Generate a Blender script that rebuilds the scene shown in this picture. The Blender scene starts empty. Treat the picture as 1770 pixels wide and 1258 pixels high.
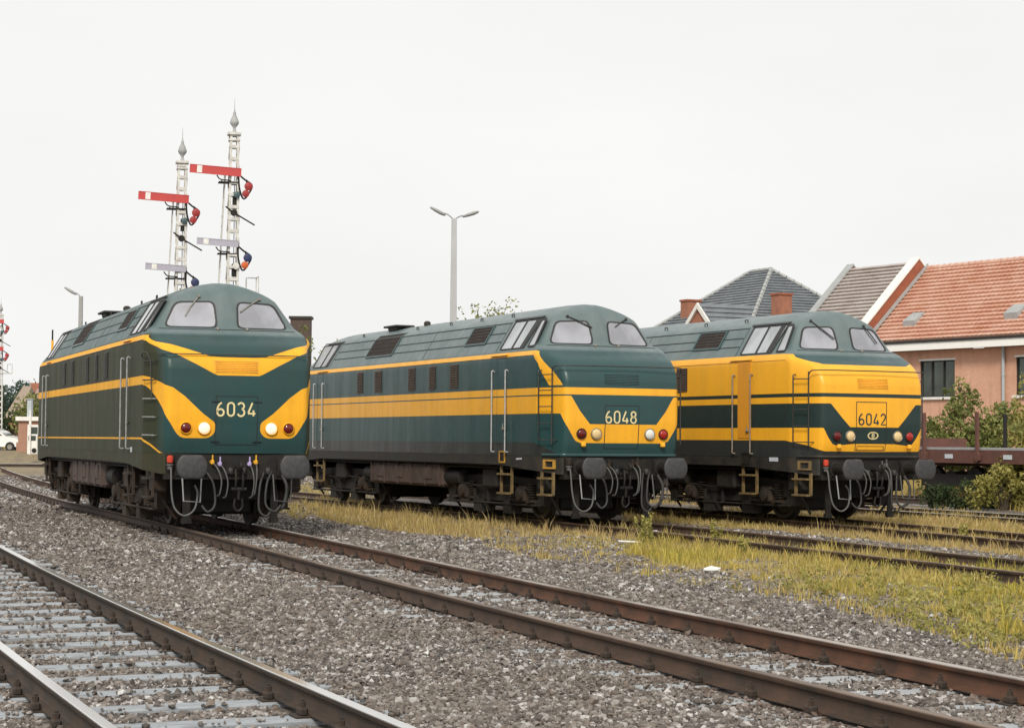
import bpy, math, random
import numpy as np
from mathutils import Vector, Matrix
random.seed(7); RNG = np.random.default_rng(11)
SC = bpy.context.scene; COL = SC.collection

# ------------------------------------------------------------------ camera
FPX, PITCH, ROLL, EYE = 3286.4, 0.0402646, 0.0078196, 1.5536
cam_d = bpy.data.cameras.new('camera'); cam_d.sensor_width = 36.0
cam_d.lens = FPX / 1770 * 36; cam_d.clip_start = 0.1; cam_d.clip_end = 6000
cam = bpy.data.objects.new('camera', cam_d); COL.objects.link(cam)
cp, sp, cr, sr = math.cos(PITCH), math.sin(PITCH), math.cos(ROLL), math.sin(ROLL)
fwd = Vector((0, cp, sp)); r0 = Vector((1, 0, 0)); u0 = Vector((0, -sp, cp))
rt = r0 * cr + u0 * sr; up = u0 * cr - r0 * sr
cam.matrix_world = Matrix(((rt.x, up.x, -fwd.x, 0), (rt.y, up.y, -fwd.y, 0), (rt.z, up.z, -fwd.z, EYE), (0, 0, 0, 1)))
SC.camera = cam

# ------------------------------------------------------------------ overcast daylight
SUN_EL, SUN_AZ = math.radians(38), math.radians(187)      # azimuth: from +Y clockwise, behind the camera
w = bpy.data.worlds.new('World'); SC.world = w; w.use_nodes = True
nt = w.node_tree; nt.nodes.clear()
sky = nt.nodes.new('ShaderNodeTexSky'); sky.sky_type = 'NISHITA'; sky.sun_disc = False
sky.sun_elevation = SUN_EL; sky.sun_rotation = SUN_AZ; sky.air_density = 1.0; sky.dust_density = 3.0
hs = nt.nodes.new('ShaderNodeHueSaturation'); hs.inputs['Saturation'].default_value = 0.04
mx = nt.nodes.new('ShaderNodeMixRGB'); mx.inputs[0].default_value = 0.9
tcw = nt.nodes.new('ShaderNodeTexCoord'); mpw = nt.nodes.new('ShaderNodeMapping'); mpw.inputs['Scale'].default_value = (1, 1, 3.2); nzw = nt.nodes.new('ShaderNodeTexNoise')
nzw.inputs['Scale'].default_value = 3.0; nzw.inputs['Detail'].default_value = 5; crw = nt.nodes.new('ShaderNodeValToRGB')
nt.links.new(tcw.outputs['Generated'], mpw.inputs[0]); nt.links.new(mpw.outputs[0], nzw.inputs['Vector']); nt.links.new(nzw.outputs[0], crw.inputs[0])
for e_, p_, c_ in zip(crw.color_ramp.elements, (.3, .7), ((.845, .845, .838, 1), (.905, .903, .885, 1))): e_.position = p_; e_.color = c_
scw = nt.nodes.new('ShaderNodeMixRGB'); scw.blend_type = 'MULTIPLY'; scw.inputs[0].default_value = 1; scw.inputs[2].default_value = (10, 10, 10, 1)
nt.links.new(crw.outputs[0], scw.inputs[1]); nt.links.new(scw.outputs[0], mx.inputs[2])   # the cloud layer: nearly even off-white
bg = nt.nodes.new('ShaderNodeBackground'); bg.inputs[1].default_value = 0.1
ow = nt.nodes.new('ShaderNodeOutputWorld')
nt.links.new(sky.outputs[0], hs.inputs['Color']); nt.links.new(hs.outputs[0], mx.inputs[1])
nt.links.new(mx.outputs[0], bg.inputs[0]); nt.links.new(bg.outputs[0], ow.inputs[0])
sun_d = bpy.data.lights.new('sun', 'SUN'); sun_d.energy = 2.5; sun_d.angle = math.radians(14); sun_d.color = (1, .93, .81)
sun = bpy.data.objects.new('sun', sun_d); COL.objects.link(sun)
sdir = Vector((math.sin(SUN_AZ) * math.cos(SUN_EL), math.cos(SUN_AZ) * math.cos(SUN_EL), math.sin(SUN_EL)))
sun.rotation_euler = sdir.to_track_quat('Z', 'Y').to_euler(); sun.location = (20, -20, 40)
SC.view_settings.view_transform = 'Standard'; SC.view_settings.look = 'None'
SC.view_settings.exposure = 0.15; SC.view_settings.gamma = 1

# ------------------------------------------------------------------ helpers
def ray(u, v):                      # photo pixel (1770 wide) -> view direction
    a, b = u - 885, v - 629
    px = cr * a + sr * b; py = -sr * a + cr * b
    return Vector((px, FPX * cp + py * sp, FPX * sp - py * cp)) / FPX
def gp(u, v, z=-.18):               # where that sight line meets the ground
    d = ray(u, v); t = (z - EYE) / d.z
    return d.x * t, d.y * t
def at(u, v, Y):                    # the point on that sight line at distance Y
    d = ray(u, v); t = Y / d.y
    return Vector((d.x * t, Y, EYE + d.z * t))

def props(o, label=None, cat=None, group=None, kind=None):
    if label: o['label'] = label
    if cat: o['category'] = cat
    if group: o['group'] = group
    if kind: o['kind'] = kind
    return o
def thing(name, label, cat, loc=(0, 0, 0), rz=0, group=None):
    o = bpy.data.objects.new(name, None); COL.objects.link(o)
    o.location = loc; o.rotation_euler = (0, 0, rz); o.empty_display_size = .3
    return props(o, label, cat, group)
def link(name, me, parent=None):
    o = bpy.data.objects.new(name, me); COL.objects.link(o)
    if parent is not None: o.parent = parent
    return o
def copy_tree(o, parent=None):
    c = o.copy(); COL.objects.link(c)
    if parent is not None: c.parent = parent
    for ch in list(o.children): copy_tree(ch, c)
    return c

class MB:
    def __init__(s): s.v = []; s.f = []; s.cuts = []
    def add(s, vs, fs):
        n = len(s.v); s.cuts.append((n, len(s.f))); s.v += [tuple(p) for p in vs]; s.f += [tuple(i + n for i in f) for f in fs]
    def box(s, c, d, rz=0, ax=None):
        hx, hy, hz = d[0] / 2, d[1] / 2, d[2] / 2
        P = [(-hx, -hy, -hz), (hx, -hy, -hz), (hx, hy, -hz), (-hx, hy, -hz), (-hx, -hy, hz), (hx, -hy, hz), (hx, hy, hz), (-hx, hy, hz)]
        if ax is not None: P = [ax @ Vector(p) for p in P]
        elif rz: P = [(p[0] * math.cos(rz) - p[1] * math.sin(rz), p[0] * math.sin(rz) + p[1] * math.cos(rz), p[2]) for p in P]
        s.add([(p[0] + c[0], p[1] + c[1], p[2] + c[2]) for p in P], [(0, 3, 2, 1), (4, 5, 6, 7), (0, 1, 5, 4), (1, 2, 6, 5), (2, 3, 7, 6), (3, 0, 4, 7)])
        return s
    def bb(s, x0, x1, y0, y1, z0, z1): return s.box(((x0 + x1) / 2, (y0 + y1) / 2, (z0 + z1) / 2), (abs(x1 - x0), abs(y1 - y0), abs(z1 - z0)))
    def cbox(s, c, d, b=.02):            # box with chamfered edges
        x, y, z = d[0] / 2, d[1] / 2, d[2] / 2; b = min(b, x * .9, y * .9, z * .9)
        V = []
        for sx in (-1, 1):
            for sy in (-1, 1):
                for sz in (-1, 1):
                    V += [(sx * x, sy * (y - b), sz * (z - b)), (sx * (x - b), sy * y, sz * (z - b)), (sx * (x - b), sy * (y - b), sz * z)]
        import bmesh
        bm = bmesh.new()
        for p in V: bm.verts.new((p[0] + c[0], p[1] + c[1], p[2] + c[2]))
        bmesh.ops.convex_hull(bm, input=bm.verts[:]); bm.verts.index_update()
        s.add([v.co[:] for v in bm.verts], [[v.index for v in f.verts] for f in bm.faces]); bm.free(); return s
    def lathe(s, prof, c=(0, 0, 0), ax='z', n=20, caps=True):
        vs = []
        for r, h in prof:
            for k in range(n):
                a = 2 * math.pi * k / n; x, y = r * math.cos(a), r * math.sin(a)
                p = {'z': (x, y, h), 'y': (x, h, -y), 'x': (h, x, y)}[ax]
                vs.append((p[0] + c[0], p[1] + c[1], p[2] + c[2]))
        fs = [(i * n + k, i * n + (k + 1) % n, (i + 1) * n + (k + 1) % n, (i + 1) * n + k) for i in range(len(prof) - 1) for k in range(n)]
        if caps: fs += [tuple(range(n))[::-1], tuple(range((len(prof) - 1) * n, len(prof) * n))]
        s.add(vs, fs); return s
    def cyl(s, p0, p1, r, n=10, r1=None):
        return s.tube([p0, p1], r, n, r1)
    def tube(s, pts, r, n=8, r1=None):
        pts = [Vector(p) for p in pts]; m = len(pts); vs = []; u = None
        for i, p in enumerate(pts):
            t = (pts[min(i + 1, m - 1)] - pts[max(i - 1, 0)]).normalized()
            if u is None:
                a = Vector((0, 0, 1)) if abs(t.z) < .9 else Vector((1, 0, 0)); u = t.cross(a).normalized()
            else: u = (u - t * u.dot(t)).normalized()
            w_ = t.cross(u); rr = r if r1 is None else r + (r1 - r) * i / (m - 1)
            for k in range(n):
                a = 2 * math.pi * k / n; vs.append(p + (u * math.cos(a) + w_ * math.sin(a)) * rr)
        fs = [(i * n + k, i * n + (k + 1) % n, (i + 1) * n + (k + 1) % n, (i + 1) * n + k) for i in range(m - 1) for k in range(n)]
        fs += [tuple(range(n))[::-1], tuple(range((m - 1) * n, m * n))]
        s.add(vs, fs); return s
    def prism(s, poly, h0, h1, ax='y'):      # polygon in the two other axes, extruded along ax
        n = len(poly)
        def P(a, b, h): return {'y': (a, h, b), 'x': (h, a, b), 'z': (a, b, h)}[ax]
        vs = [P(a, b, h0) for a, b in poly] + [P(a, b, h1) for a, b in poly]
        fs = [tuple(range(n)), tuple(range(2 * n - 1, n - 1, -1))] + [(k, k + n, (k + 1) % n + n, (k + 1) % n) for k in range(n)]
        s.add(vs, fs); return s
    def mesh(s, name, mat, smooth=None, recalc=True):
        me = bpy.data.meshes.new(name); me.from_pydata(s.v, [], s.f)
        if recalc:
            import bmesh
            bm = bmesh.new(); bm.from_mesh(me); bmesh.ops.recalc_face_normals(bm, faces=bm.faces[:]); bm.to_mesh(me); bm.free()
        if mat: me.materials.append(mat)
        if smooth is not None:
            me.polygons.foreach_set('use_smooth', [True] * len(me.polygons)); me.set_sharp_from_angle(angle=math.radians(smooth))
        me.update(); return me
    def pieces(s):                       # shapes that lie apart become meshes of their own
        k = len(s.cuts)
        if k < 2: return [s]
        V = np.array(s.v, float); e = s.cuts + [(len(s.v), len(s.f))]
        lo = np.array([V[e[i][0]:e[i + 1][0]].min(0) for i in range(k)]); hi = np.array([V[e[i][0]:e[i + 1][0]].max(0) for i in range(k)])
        size = (hi - lo).max(1); root = list(range(k))
        def find(a):
            while root[a] != a: a = root[a]
            return a
        gap = np.maximum(0, np.maximum(lo[:, None] - hi[None], lo[None] - hi[:, None])); near = np.sqrt((gap ** 2).sum(2)) <= np.maximum(.02, .48 * np.maximum(size[:, None], size[None]))
        for a, b in zip(*np.nonzero(np.triu(near, 1))): root[find(int(a))] = find(int(b))
        out = {}
        for i in range(k):
            m = out.setdefault(find(i), MB()); d = len(m.v) - e[i][0]; m.cuts.append((len(m.v), len(m.f)))
            m.v += s.v[e[i][0]:e[i + 1][0]]; m.f += [tuple(x + d for x in f) for f in s.f[e[i][1]:e[i + 1][1]]]
        return list(out.values())
    def build(s, name, mat, parent=None, smooth=None, recalc=True, split=True):
        o = [link(name, m.mesh(name, mat, smooth, recalc), parent) for m in (s.pieces() if split and parent is not None else [s])]
        return o[0]

def bez(P, n=14):                       # smooth curve through control points (Catmull-Rom)
    P = [Vector(p) for p in P]; Q = [P[0] * 2 - P[1]] + P + [P[-1] * 2 - P[-2]]; out = []
    for i in range(1, len(Q) - 2):
        for k in range(n):
            t = k / n; a, b, c, d = Q[i - 1:i + 3]
            out.append(.5 * ((2 * b) + (c - a) * t + (2 * a - 5 * b + 4 * c - d) * t * t + (3 * b - a - 3 * c + d) * t ** 3))
    return out + [P[-1]]

def big_mesh(name, verts, faces, mat, attrs=None, smooth=False):   # numpy arrays, uniform face size
    verts = np.asarray(verts, np.float32); faces = np.asarray(faces, np.int32); k = faces.shape[1]
    me = bpy.data.meshes.new(name)
    me.vertices.add(len(verts)); me.vertices.foreach_set('co', verts.ravel())
    me.loops.add(faces.size); me.loops.foreach_set('vertex_index', faces.ravel())
    me.polygons.add(len(faces)); me.polygons.foreach_set('loop_start', np.arange(0, faces.size, k, dtype=np.int32))
    me.polygons.foreach_set('loop_total', np.full(len(faces), k, np.int32))
    me.polygons.foreach_set('use_smooth', np.full(len(faces), smooth, bool))
    for an, av in (attrs or {}).items():
        a = me.attributes.new(an, 'FLOAT', 'POINT'); a.data.foreach_set('value', np.asarray(av, np.float32))
    me.materials.append(mat); me.update(calc_edges=True); return me

# ------------------------------------------------------------------ materials
class N:
    def __init__(s, name):
        s.m = bpy.data.materials.new(name); s.m.use_nodes = True; s.t = s.m.node_tree; s.t.nodes.clear()
        s.out = s.t.nodes.new('ShaderNodeOutputMaterial'); s.p = s.t.nodes.new('ShaderNodeBsdfPrincipled')
        s.l(s.p.outputs[0], s.out.inputs[0])
    def l(s, a, b): s.t.links.new(a, b)
    def n(s, ty, **k):
        x = s.t.nodes.new('ShaderNode' + ty)
        for a, b in k.items(): setattr(x, a, b)
        return x
    def put(s, sock, v):
        if isinstance(v, bpy.types.NodeSocket): s.l(v, sock)
        elif isinstance(v, (tuple, list)) and len(v) == 3 and sock.type == 'RGBA': sock.default_value = (*v, 1)
        else: sock.default_value = v
    def math(s, op, a, b=0.0, c=None, clamp=False):
        x = s.n('Math', operation=op); x.use_clamp = clamp; s.put(x.inputs[0], a); s.put(x.inputs[1], b)
        if c is not None: s.put(x.inputs[2], c)
        return x.outputs[0]
    def mix(s, f, a, b, bt='MIX'):
        x = s.n('MixRGB', blend_type=bt); s.put(x.inputs[0], f); s.put(x.inputs[1], a); s.put(x.inputs[2], b); return x.outputs[0]
    def co(s, which='Object'): return s.n('TexCoord').outputs[which]
    def map(s, v, scale=(1, 1, 1), loc=(0, 0, 0), rot=(0, 0, 0)):
        x = s.n('Mapping'); s.l(v, x.inputs[0]); x.inputs['Scale'].default_value = scale; x.inputs['Location'].default_value = loc; x.inputs['Rotation'].default_value = rot; return x.outputs[0]
    def noise(s, v, sc, det=4, rough=.55, dist=0):
        x = s.n('TexNoise'); s.l(v, x.inputs['Vector']); x.inputs['Scale'].default_value = sc; x.inputs['Detail'].default_value = det
        x.inputs['Roughness'].default_value = rough; x.inputs['Distortion'].default_value = dist; return x.outputs[0]
    def ramp(s, f, stops, interp='LINEAR'):
        x = s.n('ValToRGB'); s.l(f, x.inputs[0]); x.color_ramp.interpolation = interp; e = x.color_ramp.elements
        while len(e) < len(stops): e.new(.5)
        for i, (p, c) in enumerate(stops): e[i].position = p; e[i].color = (*c, 1) if len(c) == 3 else c
        return x.outputs[0]
    def range(s, f, a, b, c=0., d=1.):
        x = s.n('MapRange'); s.put(x.inputs[0], f)
        for i, v in enumerate((a, b, c, d)): x.inputs[i + 1].default_value = v
        return x.outputs[0]
    def attr(s, name): x = s.n('Attribute', attribute_name=name); return x.outputs['Fac']
    def bump(s, h, d=.01, st=1.0):
        x = s.n('Bump'); s.put(x.inputs['Height'], h); x.inputs['Distance'].default_value = d; x.inputs['Strength'].default_value = st
        s.l(x.outputs[0], s.p.inputs['Normal'])
    def set(s, col=None, rough=None, metal=None, spec=None, coat=None):
        if col is not None: s.put(s.p.inputs['Base Color'], col)
        if rough is not None: s.put(s.p.inputs['Roughness'], rough)
        if metal is not None: s.put(s.p.inputs['Metallic'], metal)
        if spec is not None: s.put(s.p.inputs['Specular IOR Level'], spec)
        if coat is not None: s.p.inputs['Coat Weight'].default_value = coat; s.p.inputs['Coat Roughness'].default_value = .12
        return s.m
def worn(name, c, c2=None, rough=.6, metal=0, sc=6, amt=.5, bump=.0, spec=.5, stretch=(1, 1, 1)):
    k = N(name); c2 = c2 or tuple(x * .55 for x in c)
    v = k.map(k.co(), stretch); nz = k.noise(v, sc, 6, .62)
    f = k.range(nz, .38, .72, 0, amt)
    if bump: k.bump(k.noise(v, sc * 5, 4), bump)
    return k.set(k.mix(f, c, c2), k.range(nz, .3, .7, rough - .08, rough + .12), metal, spec)
M = {}
M['black'] = worn('sooty_black_steel', (.008, .008, .0075), (.028, .022, .016), .65, sc=7, amt=.8, spec=.35)
M['frame'] = worn('grimy_frame_steel', (.018, .019, .018), (.05, .038, .026), .6, sc=4, amt=.85, spec=.4)
M['bogie'] = worn('brake_dust_steel', (.013, .010, .007), (.062, .034, .017), .8, sc=5, amt=.9)
M['bogie_dark'] = worn('oily_bogie_steel', (.007, .0065, .006), (.026, .020, .014), .75, sc=5, amt=.9)
M['wheel'] = worn('oily_wheel', (.02, .018, .016), (.06, .045, .03), .5, sc=8, amt=.8)
M['tank'] = worn('rusty_brown_tank', (.085, .055, .045), (.030, .023, .02), .75, sc=2.2, amt=.9)
M['bufface'] = worn('worn_buffer_face', (.030, .031, .033), (.065, .065, .065), .6, sc=14, amt=.8)
M['rail_pipe'] = worn('bright_handrail', (.50, .51, .52), (.22, .22, .22), .4, metal=.3, sc=9, amt=.6)
M['grey_pipe'] = worn('grey_handrail', (.34, .35, .355), (.14, .14, .135), .4, metal=.2, sc=9, amt=.7)
M['brown_pipe'] = worn('brownish_handrail', (.26, .22, .18), (.12, .09, .07), .5, sc=9, amt=.7)
M['dark_pipe'] = worn('dark_handrail', (.03, .03, .03), (.06, .055, .05), .5, sc=9)
M['hose'] = worn('grey_rubber_hose', (.10, .10, .098), (.04, .036, .032), .6, sc=12)
M['hose_dark'] = worn('black_rubber_hose', (.025, .025, .025), (.07, .065, .06), .6, sc=12)
M['yellow_tap'] = worn('yellow_tap', (.75, .38, .02), None, .4)
M['lilac_tap'] = worn('lilac_tap', (.42, .34, .62), None, .4)
M['red_tap'] = worn('red_tap', (.55, .06, .03), None, .4)
M['step'] = worn('yellow_edged_step', (.20, .135, .05), (.07, .05, .03), .65, sc=9, amt=.9)
M['rubber'] = worn('window_rubber', (.02, .02, .02), (.05, .05, .05), .6)
M['grille_brown'] = worn('brown_louvres', (.075, .05, .038), (.05, .035, .028), .7, sc=8)
M['grille_dark'] = worn('dark_mesh_grille', (.035, .028, .026), (.07, .055, .05), .8, sc=6, amt=.7)
M['seam'] = worn('dark_seam', (.02, .026, .028), None, .6)
M['lens_red'] = worn('dark_red_lens', (.09, .006, .006), (.2, .015, .01), .12, sc=25)
M['lens_red_bright'] = worn('red_lens', (.35, .02, .015), (.2, .01, .01), .12, sc=25)
k = N('clear_lamp_glass'); M['lens_clear'] = k.set((.66, .66, .62), .15, 0)
k = N('cream_lamp_glass'); M['lens_cream'] = k.set((.66, .49, .25), .15, 0)
k = N('lit_headlight'); k.p.inputs['Emission Color'].default_value = (1, .9, .72, 1); k.p.inputs['Emission Strength'].default_value = .42
M['lens_lit'] = k.set((.75, .66, .5), .2)
M['chrome'] = worn('dull_lamp_rim', (.35, .33, .28), (.12, .11, .1), .35, metal=.6)
def glass(name, c, metal, rough=.06):
    k = N(name); v = k.co(); nz = k.noise(k.map(v, (1, 1, .5), rot=(0, .6, .3)), 1.7, 3, .5, .6)
    return k.set(k.mix(k.range(nz, .36, .64), c, tuple(x * .70 for x in c)), k.range(nz, .3, .7, rough, rough + .1), metal)  # noise tones paint uneven reflections into the pane colour
M['glass'] = glass('sky_reflecting_glass', (.56, .555, .585), .85, .12)
M['glass_side'] = glass('side_window_glass', (.62, .64, .66), .8)
M['glass_dark'] = glass('dark_window_glass', (.085, .10, .085), .5)
# ================================================================== locomotives
L = 17.08
TAB = np.array([(1.28,.62,1.22,.67,1.47,1.35,.095,.03),(1.50,.56,1.22,.61,1.47,1.35,.095,.03),(1.90,.52,1.22,.57,1.47,1.35,.095,.03),
(2.40,.515,1.22,.565,1.47,1.35,.095,.03),(2.72,.53,1.22,.58,1.47,1.35,.095,.03),(2.86,.56,1.225,.62,1.47,1.35,.10,.03),
(2.96,.61,1.23,.68,1.47,1.35,.11,.035),(3.05,.68,1.235,.76,1.47,1.35,.12,.04),(3.12,.76,1.245,.85,1.47,1.36,.13,.05),
(3.18,.86,1.26,.96,1.47,1.37,.14,.06),(3.225,.97,1.27,1.07,1.465,1.38,.14,.06),(3.27,1.07,1.275,1.16,1.45,1.40,.14,.06),
(3.32,1.17,1.27,1.27,1.425,1.44,.15,.13),(3.38,1.29,1.26,1.38,1.39,1.53,.12,.12),(3.43,1.38,1.235,1.48,1.36,1.65,.10,.12),
(3.47,1.45,1.20,1.56,1.335,1.80,.08,.12),(3.50,1.475,1.185,1.585,1.317,1.88,.08,.12),(3.60,1.512,1.125,1.626,1.256,1.95,.08,.12),
(3.75,1.57,1.04,1.69,1.164,2.03,.08,.12),(3.92,1.63,.945,1.755,1.06,2.12,.08,.12),(3.98,1.66,.90,1.785,1.02,2.15,.08,.12),
(4.05,1.70,.80,1.825,.93,2.2,.09,.12),(4.11,1.745,.69,1.86,.81,2.24,.1,.12),(4.16,1.79,.57,1.895,.69,2.28,.1,.12),
(4.21,1.85,.43,1.935,.55,2.33,.08,.1),(4.25,1.92,.30,1.98,.41,2.38,.06,.08),(4.28,2.0,.17,2.03,.27,2.43,.03,.05),(4.30,2.2,.02,2.22,.04,2.5,.005,.005)])
def fillet(P, A, B, r, n):
    a = (A - P) / np.linalg.norm(A - P); b = (B - P) / np.linalg.norm(B - P)
    r = min(r, min(np.linalg.norm(A - P), np.linalg.norm(B - P)) * .45); t = np.linspace(0, 1, n)[:, None]
    return (1 - t) ** 2 * (P + a * r) + 2 * t * (1 - t) * P + t * t * (P + b * r)
def ringz(z):                                         # half outline of the body at height z, from the nose centre back along the side
    yf, xf, y1, w_, ys, r1, r3 = [np.interp(z, TAB[:, 0], TAB[:, i]) for i in range(1, 8)]
    P0 = np.array([0, yf]); P1 = np.array([xf, y1]); P3 = np.array([w_, ys]); P4 = np.array([w_, 2.8])
    f1 = fillet(P1, P0, P3, r1, 5); f3 = fillet(P3, P1, P4, r3, 4); pts = []
    for t in np.linspace(0, 1, 8, endpoint=False):
        pts.append(np.array([f1[0][0] * t, yf + (f1[0][1] - yf) * t ** np.interp(z, [3.3, 3.45], [2, 1])]))
    pts += list(f1)
    pts += [f1[-1] + (f3[0] - f1[-1]) * t for t in np.linspace(0, 1, 5)[1:]]
    pts += list(f3[1:])
    pts += [f3[-1] + (P4 - f3[-1]) * t for t in np.linspace(0, 1, 5)[1:]]
    return np.array(pts)
def refu():
    p = ringz(2.0); side = (p[:, 1] >= 1.35 - 1e-6) & (p[:, 0] > 1.469); i3 = np.argmax(side)
    d = np.r_[0, np.cumsum(np.linalg.norm(np.diff(p, axis=0), axis=1))]; s1 = np.interp(1.1, p[:, 0], d); s3 = d[i3]; u3 = 2.02 + (p[i3, 1] - 1.35)
    return np.array([2.02 + (q[1] - 1.35) if side[i] else (q[0] if d[i] <= s1 else 1.1 + (d[i] - s1) * (u3 - 1.1) / (s3 - s1)) for i, q in enumerate(p)])
REFU = refu()
def front_y(x, z):
    r = ringz(z); k = 14; return float(np.interp(abs(x), r[:k, 0], r[:k, 1]))
def side_x(z): return float(np.interp(z, TAB[:, 0], TAB[:, 4]))
ZL = sorted(set([float(z) for z in TAB[:, 0]] + [float(z) for z in np.arange(1.4, 3.2, .1).round(3)] + [3.55, 3.66, 3.84]))
def body_mesh(mat):
    V = []; UV = []; 
    for z in ZL:
        r = ringz(z); x = np.r_[-r[::-1, 0], r[1:, 0]]; y = np.r_[r[::-1, 1], r[1:, 1]]; u = np.r_[REFU[::-1], REFU[1:]]
        # closed loop: front half-ring, then the rear half-ring turned round
        X = np.r_[x, -x]; Y = np.r_[y, L - y]; U = np.r_[u, u]
        V.append(np.c_[X, Y, np.full(len(X), z)]); UV.append(np.c_[U, np.full(len(X), z)])
    n, m = len(ZL), len(V[0]); V = np.concatenate(V); UV = np.concatenate(UV)
    F = [(i * m + j, i * m + (j + 1) % m, (i + 1) * m + (j + 1) % m, (i + 1) * m + j) for i in range(n - 1) for j in range(m)]
    me = bpy.data.meshes.new('body'); me.from_pydata([tuple(map(float, p)) for p in V], [], F)
    uvl = me.uv_layers.new(name='livery'); vi = np.empty(len(me.loops), np.int32); me.loops.foreach_get('vertex_index', vi)
    uvl.data.foreach_set('uv', UV[vi].astype(np.float32).ravel())
    me.polygons.foreach_set('use_smooth', [True] * len(me.polygons)); me.set_sharp_from_angle(angle=math.radians(42))
    me.materials.append(mat); me.update(); return me

TEAL, TEAL_D, YEL, OLIVE, DGREY = (.021, .066, .070), (.014, .034, .034), (.90, .44, .026), (.027, .034, .014), (.030, .034, .034)
def livery(name, base, bands, grime=.35, side=None):
    """bands: (colour, upper[(u,z)..], lower[(u,z)..]) painted in order over the base; u runs from the nose centre back along the side"""
    k = N(name); uv = k.n('UVMap', uv_map='livery').outputs[0]; sep = k.n('SeparateXYZ'); k.l(uv, sep.inputs[0])
    u = k.math('DIVIDE', sep.outputs[0], 4.0, clamp=True); z = sep.outputs[1]
    def curve(pts):
        x = k.n('FloatCurve'); k.l(u, x.inputs['Value']); cm = x.mapping; c = cm.curves[0]
        pts = [(p[0] / 4, p[1] / 5) for p in pts]
        if pts[0][0] > 0: pts = [(0, pts[0][1])] + pts
        if pts[-1][0] < 1: pts = pts + [(1, pts[-1][1])]
        while len(c.points) < len(pts): c.points.new(.5, .5)
        for p, (a, b) in zip(c.points, pts): p.location = (a, b); p.handle_type = 'VECTOR'
        cm.update(); return k.math('MULTIPLY', x.outputs[0], 5.0)
    obj = k.co(); col = base
    if side: col = k.mix(k.range(sep.outputs[0], 1.2, 1.55), base, side)
    streak = k.noise(k.map(obj, (2.2, 2.2, .22)), 2.4, 6, .6); blotch = k.noise(obj, 1.1, 5, .6); fine = k.noise(obj, 14, 4, .6)
    col = k.mix(k.range(blotch, .35, .7, 0, .22), col, (.035, .06, .055)) if not side else k.mix(k.range(blotch, .35, .7, 0, .3), col, (.045, .042, .022))
    hi_ = k.range(z, 3.30, 3.36); col = k.mix(hi_, col, k.mix(k.range(blotch, .3, .7), (.085, .135, .138), (.155, .190, .195)))  # above the belt: pale weathered roof tone with sky sheen painted in
    for c, upp, low in bands:
        f = k.math('MULTIPLY', k.math('LESS_THAN', z, curve(upp)), k.math('GREATER_THAN', z, curve(low)))
        cc = k.mix(k.range(blotch, .3, .75, 0, .35), c, tuple(x * .72 for x in c))
        col = k.mix(f, col, cc)
    dirt = k.math('MULTIPLY', k.range(streak, .40, .72), grime); col = k.mix(dirt, col, (.055, .045, .03))
    col = k.mix(k.range(fine, .55, .8, 0, .12), col, (.12, .11, .09))
    pan = k.n('TexWave'); k.l(k.map(obj, (0, 1, 0)), pan.inputs['Vector']); pan.wave_type = 'BANDS'; pan.bands_direction = 'Y'; pan.inputs['Scale'].default_value = .30
    k.bump(k.math('ADD', k.noise(obj, 1.6, 3), k.math('MULTIPLY', pan.outputs[1], .35)), .02, .5)
    col = k.mix(k.math('MULTIPLY', k.range(k.noise(k.map(obj, (5, 5, .5)), 3.2, 4, .7), .58, .75), k.range(z, 1.2, 2.0, .35, .10)), col, (.07, .05, .035))
    return k.set(col, k.range(streak, .3, .75, .30, .46) if not side else k.math('ADD', k.range(streak, .3, .75, .30, .46), k.range(sep.outputs[0], 1.2, 1.55, 0, .25)), 0, .4 if not side else .25)
HI, LO = [(0, 9)], [(0, 0)]
LIV = {}
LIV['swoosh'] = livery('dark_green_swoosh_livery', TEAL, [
    (YEL, [(0,2.912),(.27,2.912),(.49,2.925),(.70,2.995),(1.03,3.10),(1.29,3.175),(2.0,3.30),(2.15,3.315),(4,3.315)], [(0,2.60),(.355,2.60),(.43,2.63),(.70,2.775),(1.03,2.942),(1.374,3.076),(2.1,3.22),(2.2,3.235),(4,3.235)]),
    (YEL, [(0,1.4),(.378,1.4),(.385,1.725),(.39,1.768),(.40,1.793),(.42,1.818),(.46,1.848),(.60,1.95),(.72,2.06),(.91,2.24),(1.11,2.385),(1.35,2.46),(1.57,2.517),(1.8,2.57),(2.07,2.60),(4,2.60)], [(0,1.71),(.384,1.71),(.39,1.665),(.40,1.64),(.42,1.605),(.45,1.575),(.49,1.552),(.53,1.540),(.60,1.536),(.88,1.536),(.93,1.542),(.97,1.556),(1.01,1.585),(1.05,1.63),(1.155,1.80),(1.31,2.018),(1.45,2.14),(1.6,2.25),(1.81,2.374),(1.95,2.425),(2.14,2.45),(4,2.45)]),
    (YEL, [(0,1.0),(1.35,1.30),(1.4,1.315),(1.75,1.44),(2.10,1.535),(2.2,1.54),(4,1.54)], [(0,1.1),(1.34,1.275),(1.4,1.285),(1.75,1.405),(2.12,1.505),(2.2,1.51),(4,1.51)])],
    .14, OLIVE)
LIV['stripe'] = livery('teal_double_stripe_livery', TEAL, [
    (DGREY, [(0,1.0),(1.25,1.1),(1.28,1.294),(2.1,1.535),(4,1.535)], LO),
    (YEL, [(0,2.6),(1.265,2.6),(1.27,2.62),(1.51,2.90),(2.03,3.315),(2.06,3.315),(4,3.315)], [(0,2.625),(1.66,2.625),(1.87,2.88),(2.10,3.21),(2.14,3.235),(4,3.235)]),
    (YEL, [(0,2.585)], [(0,2.45)]),
    (YEL, [(0,1.89),(.72,1.89),(.93,2.142),(1.10,2.41),(1.12,2.425),(4,2.425)], [(0,1.53),(.9,1.53),(1.0,1.57),(1.04,1.62),(1.2,1.868),(1.347,2.088),(4,2.09)])],
    .13)
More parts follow.
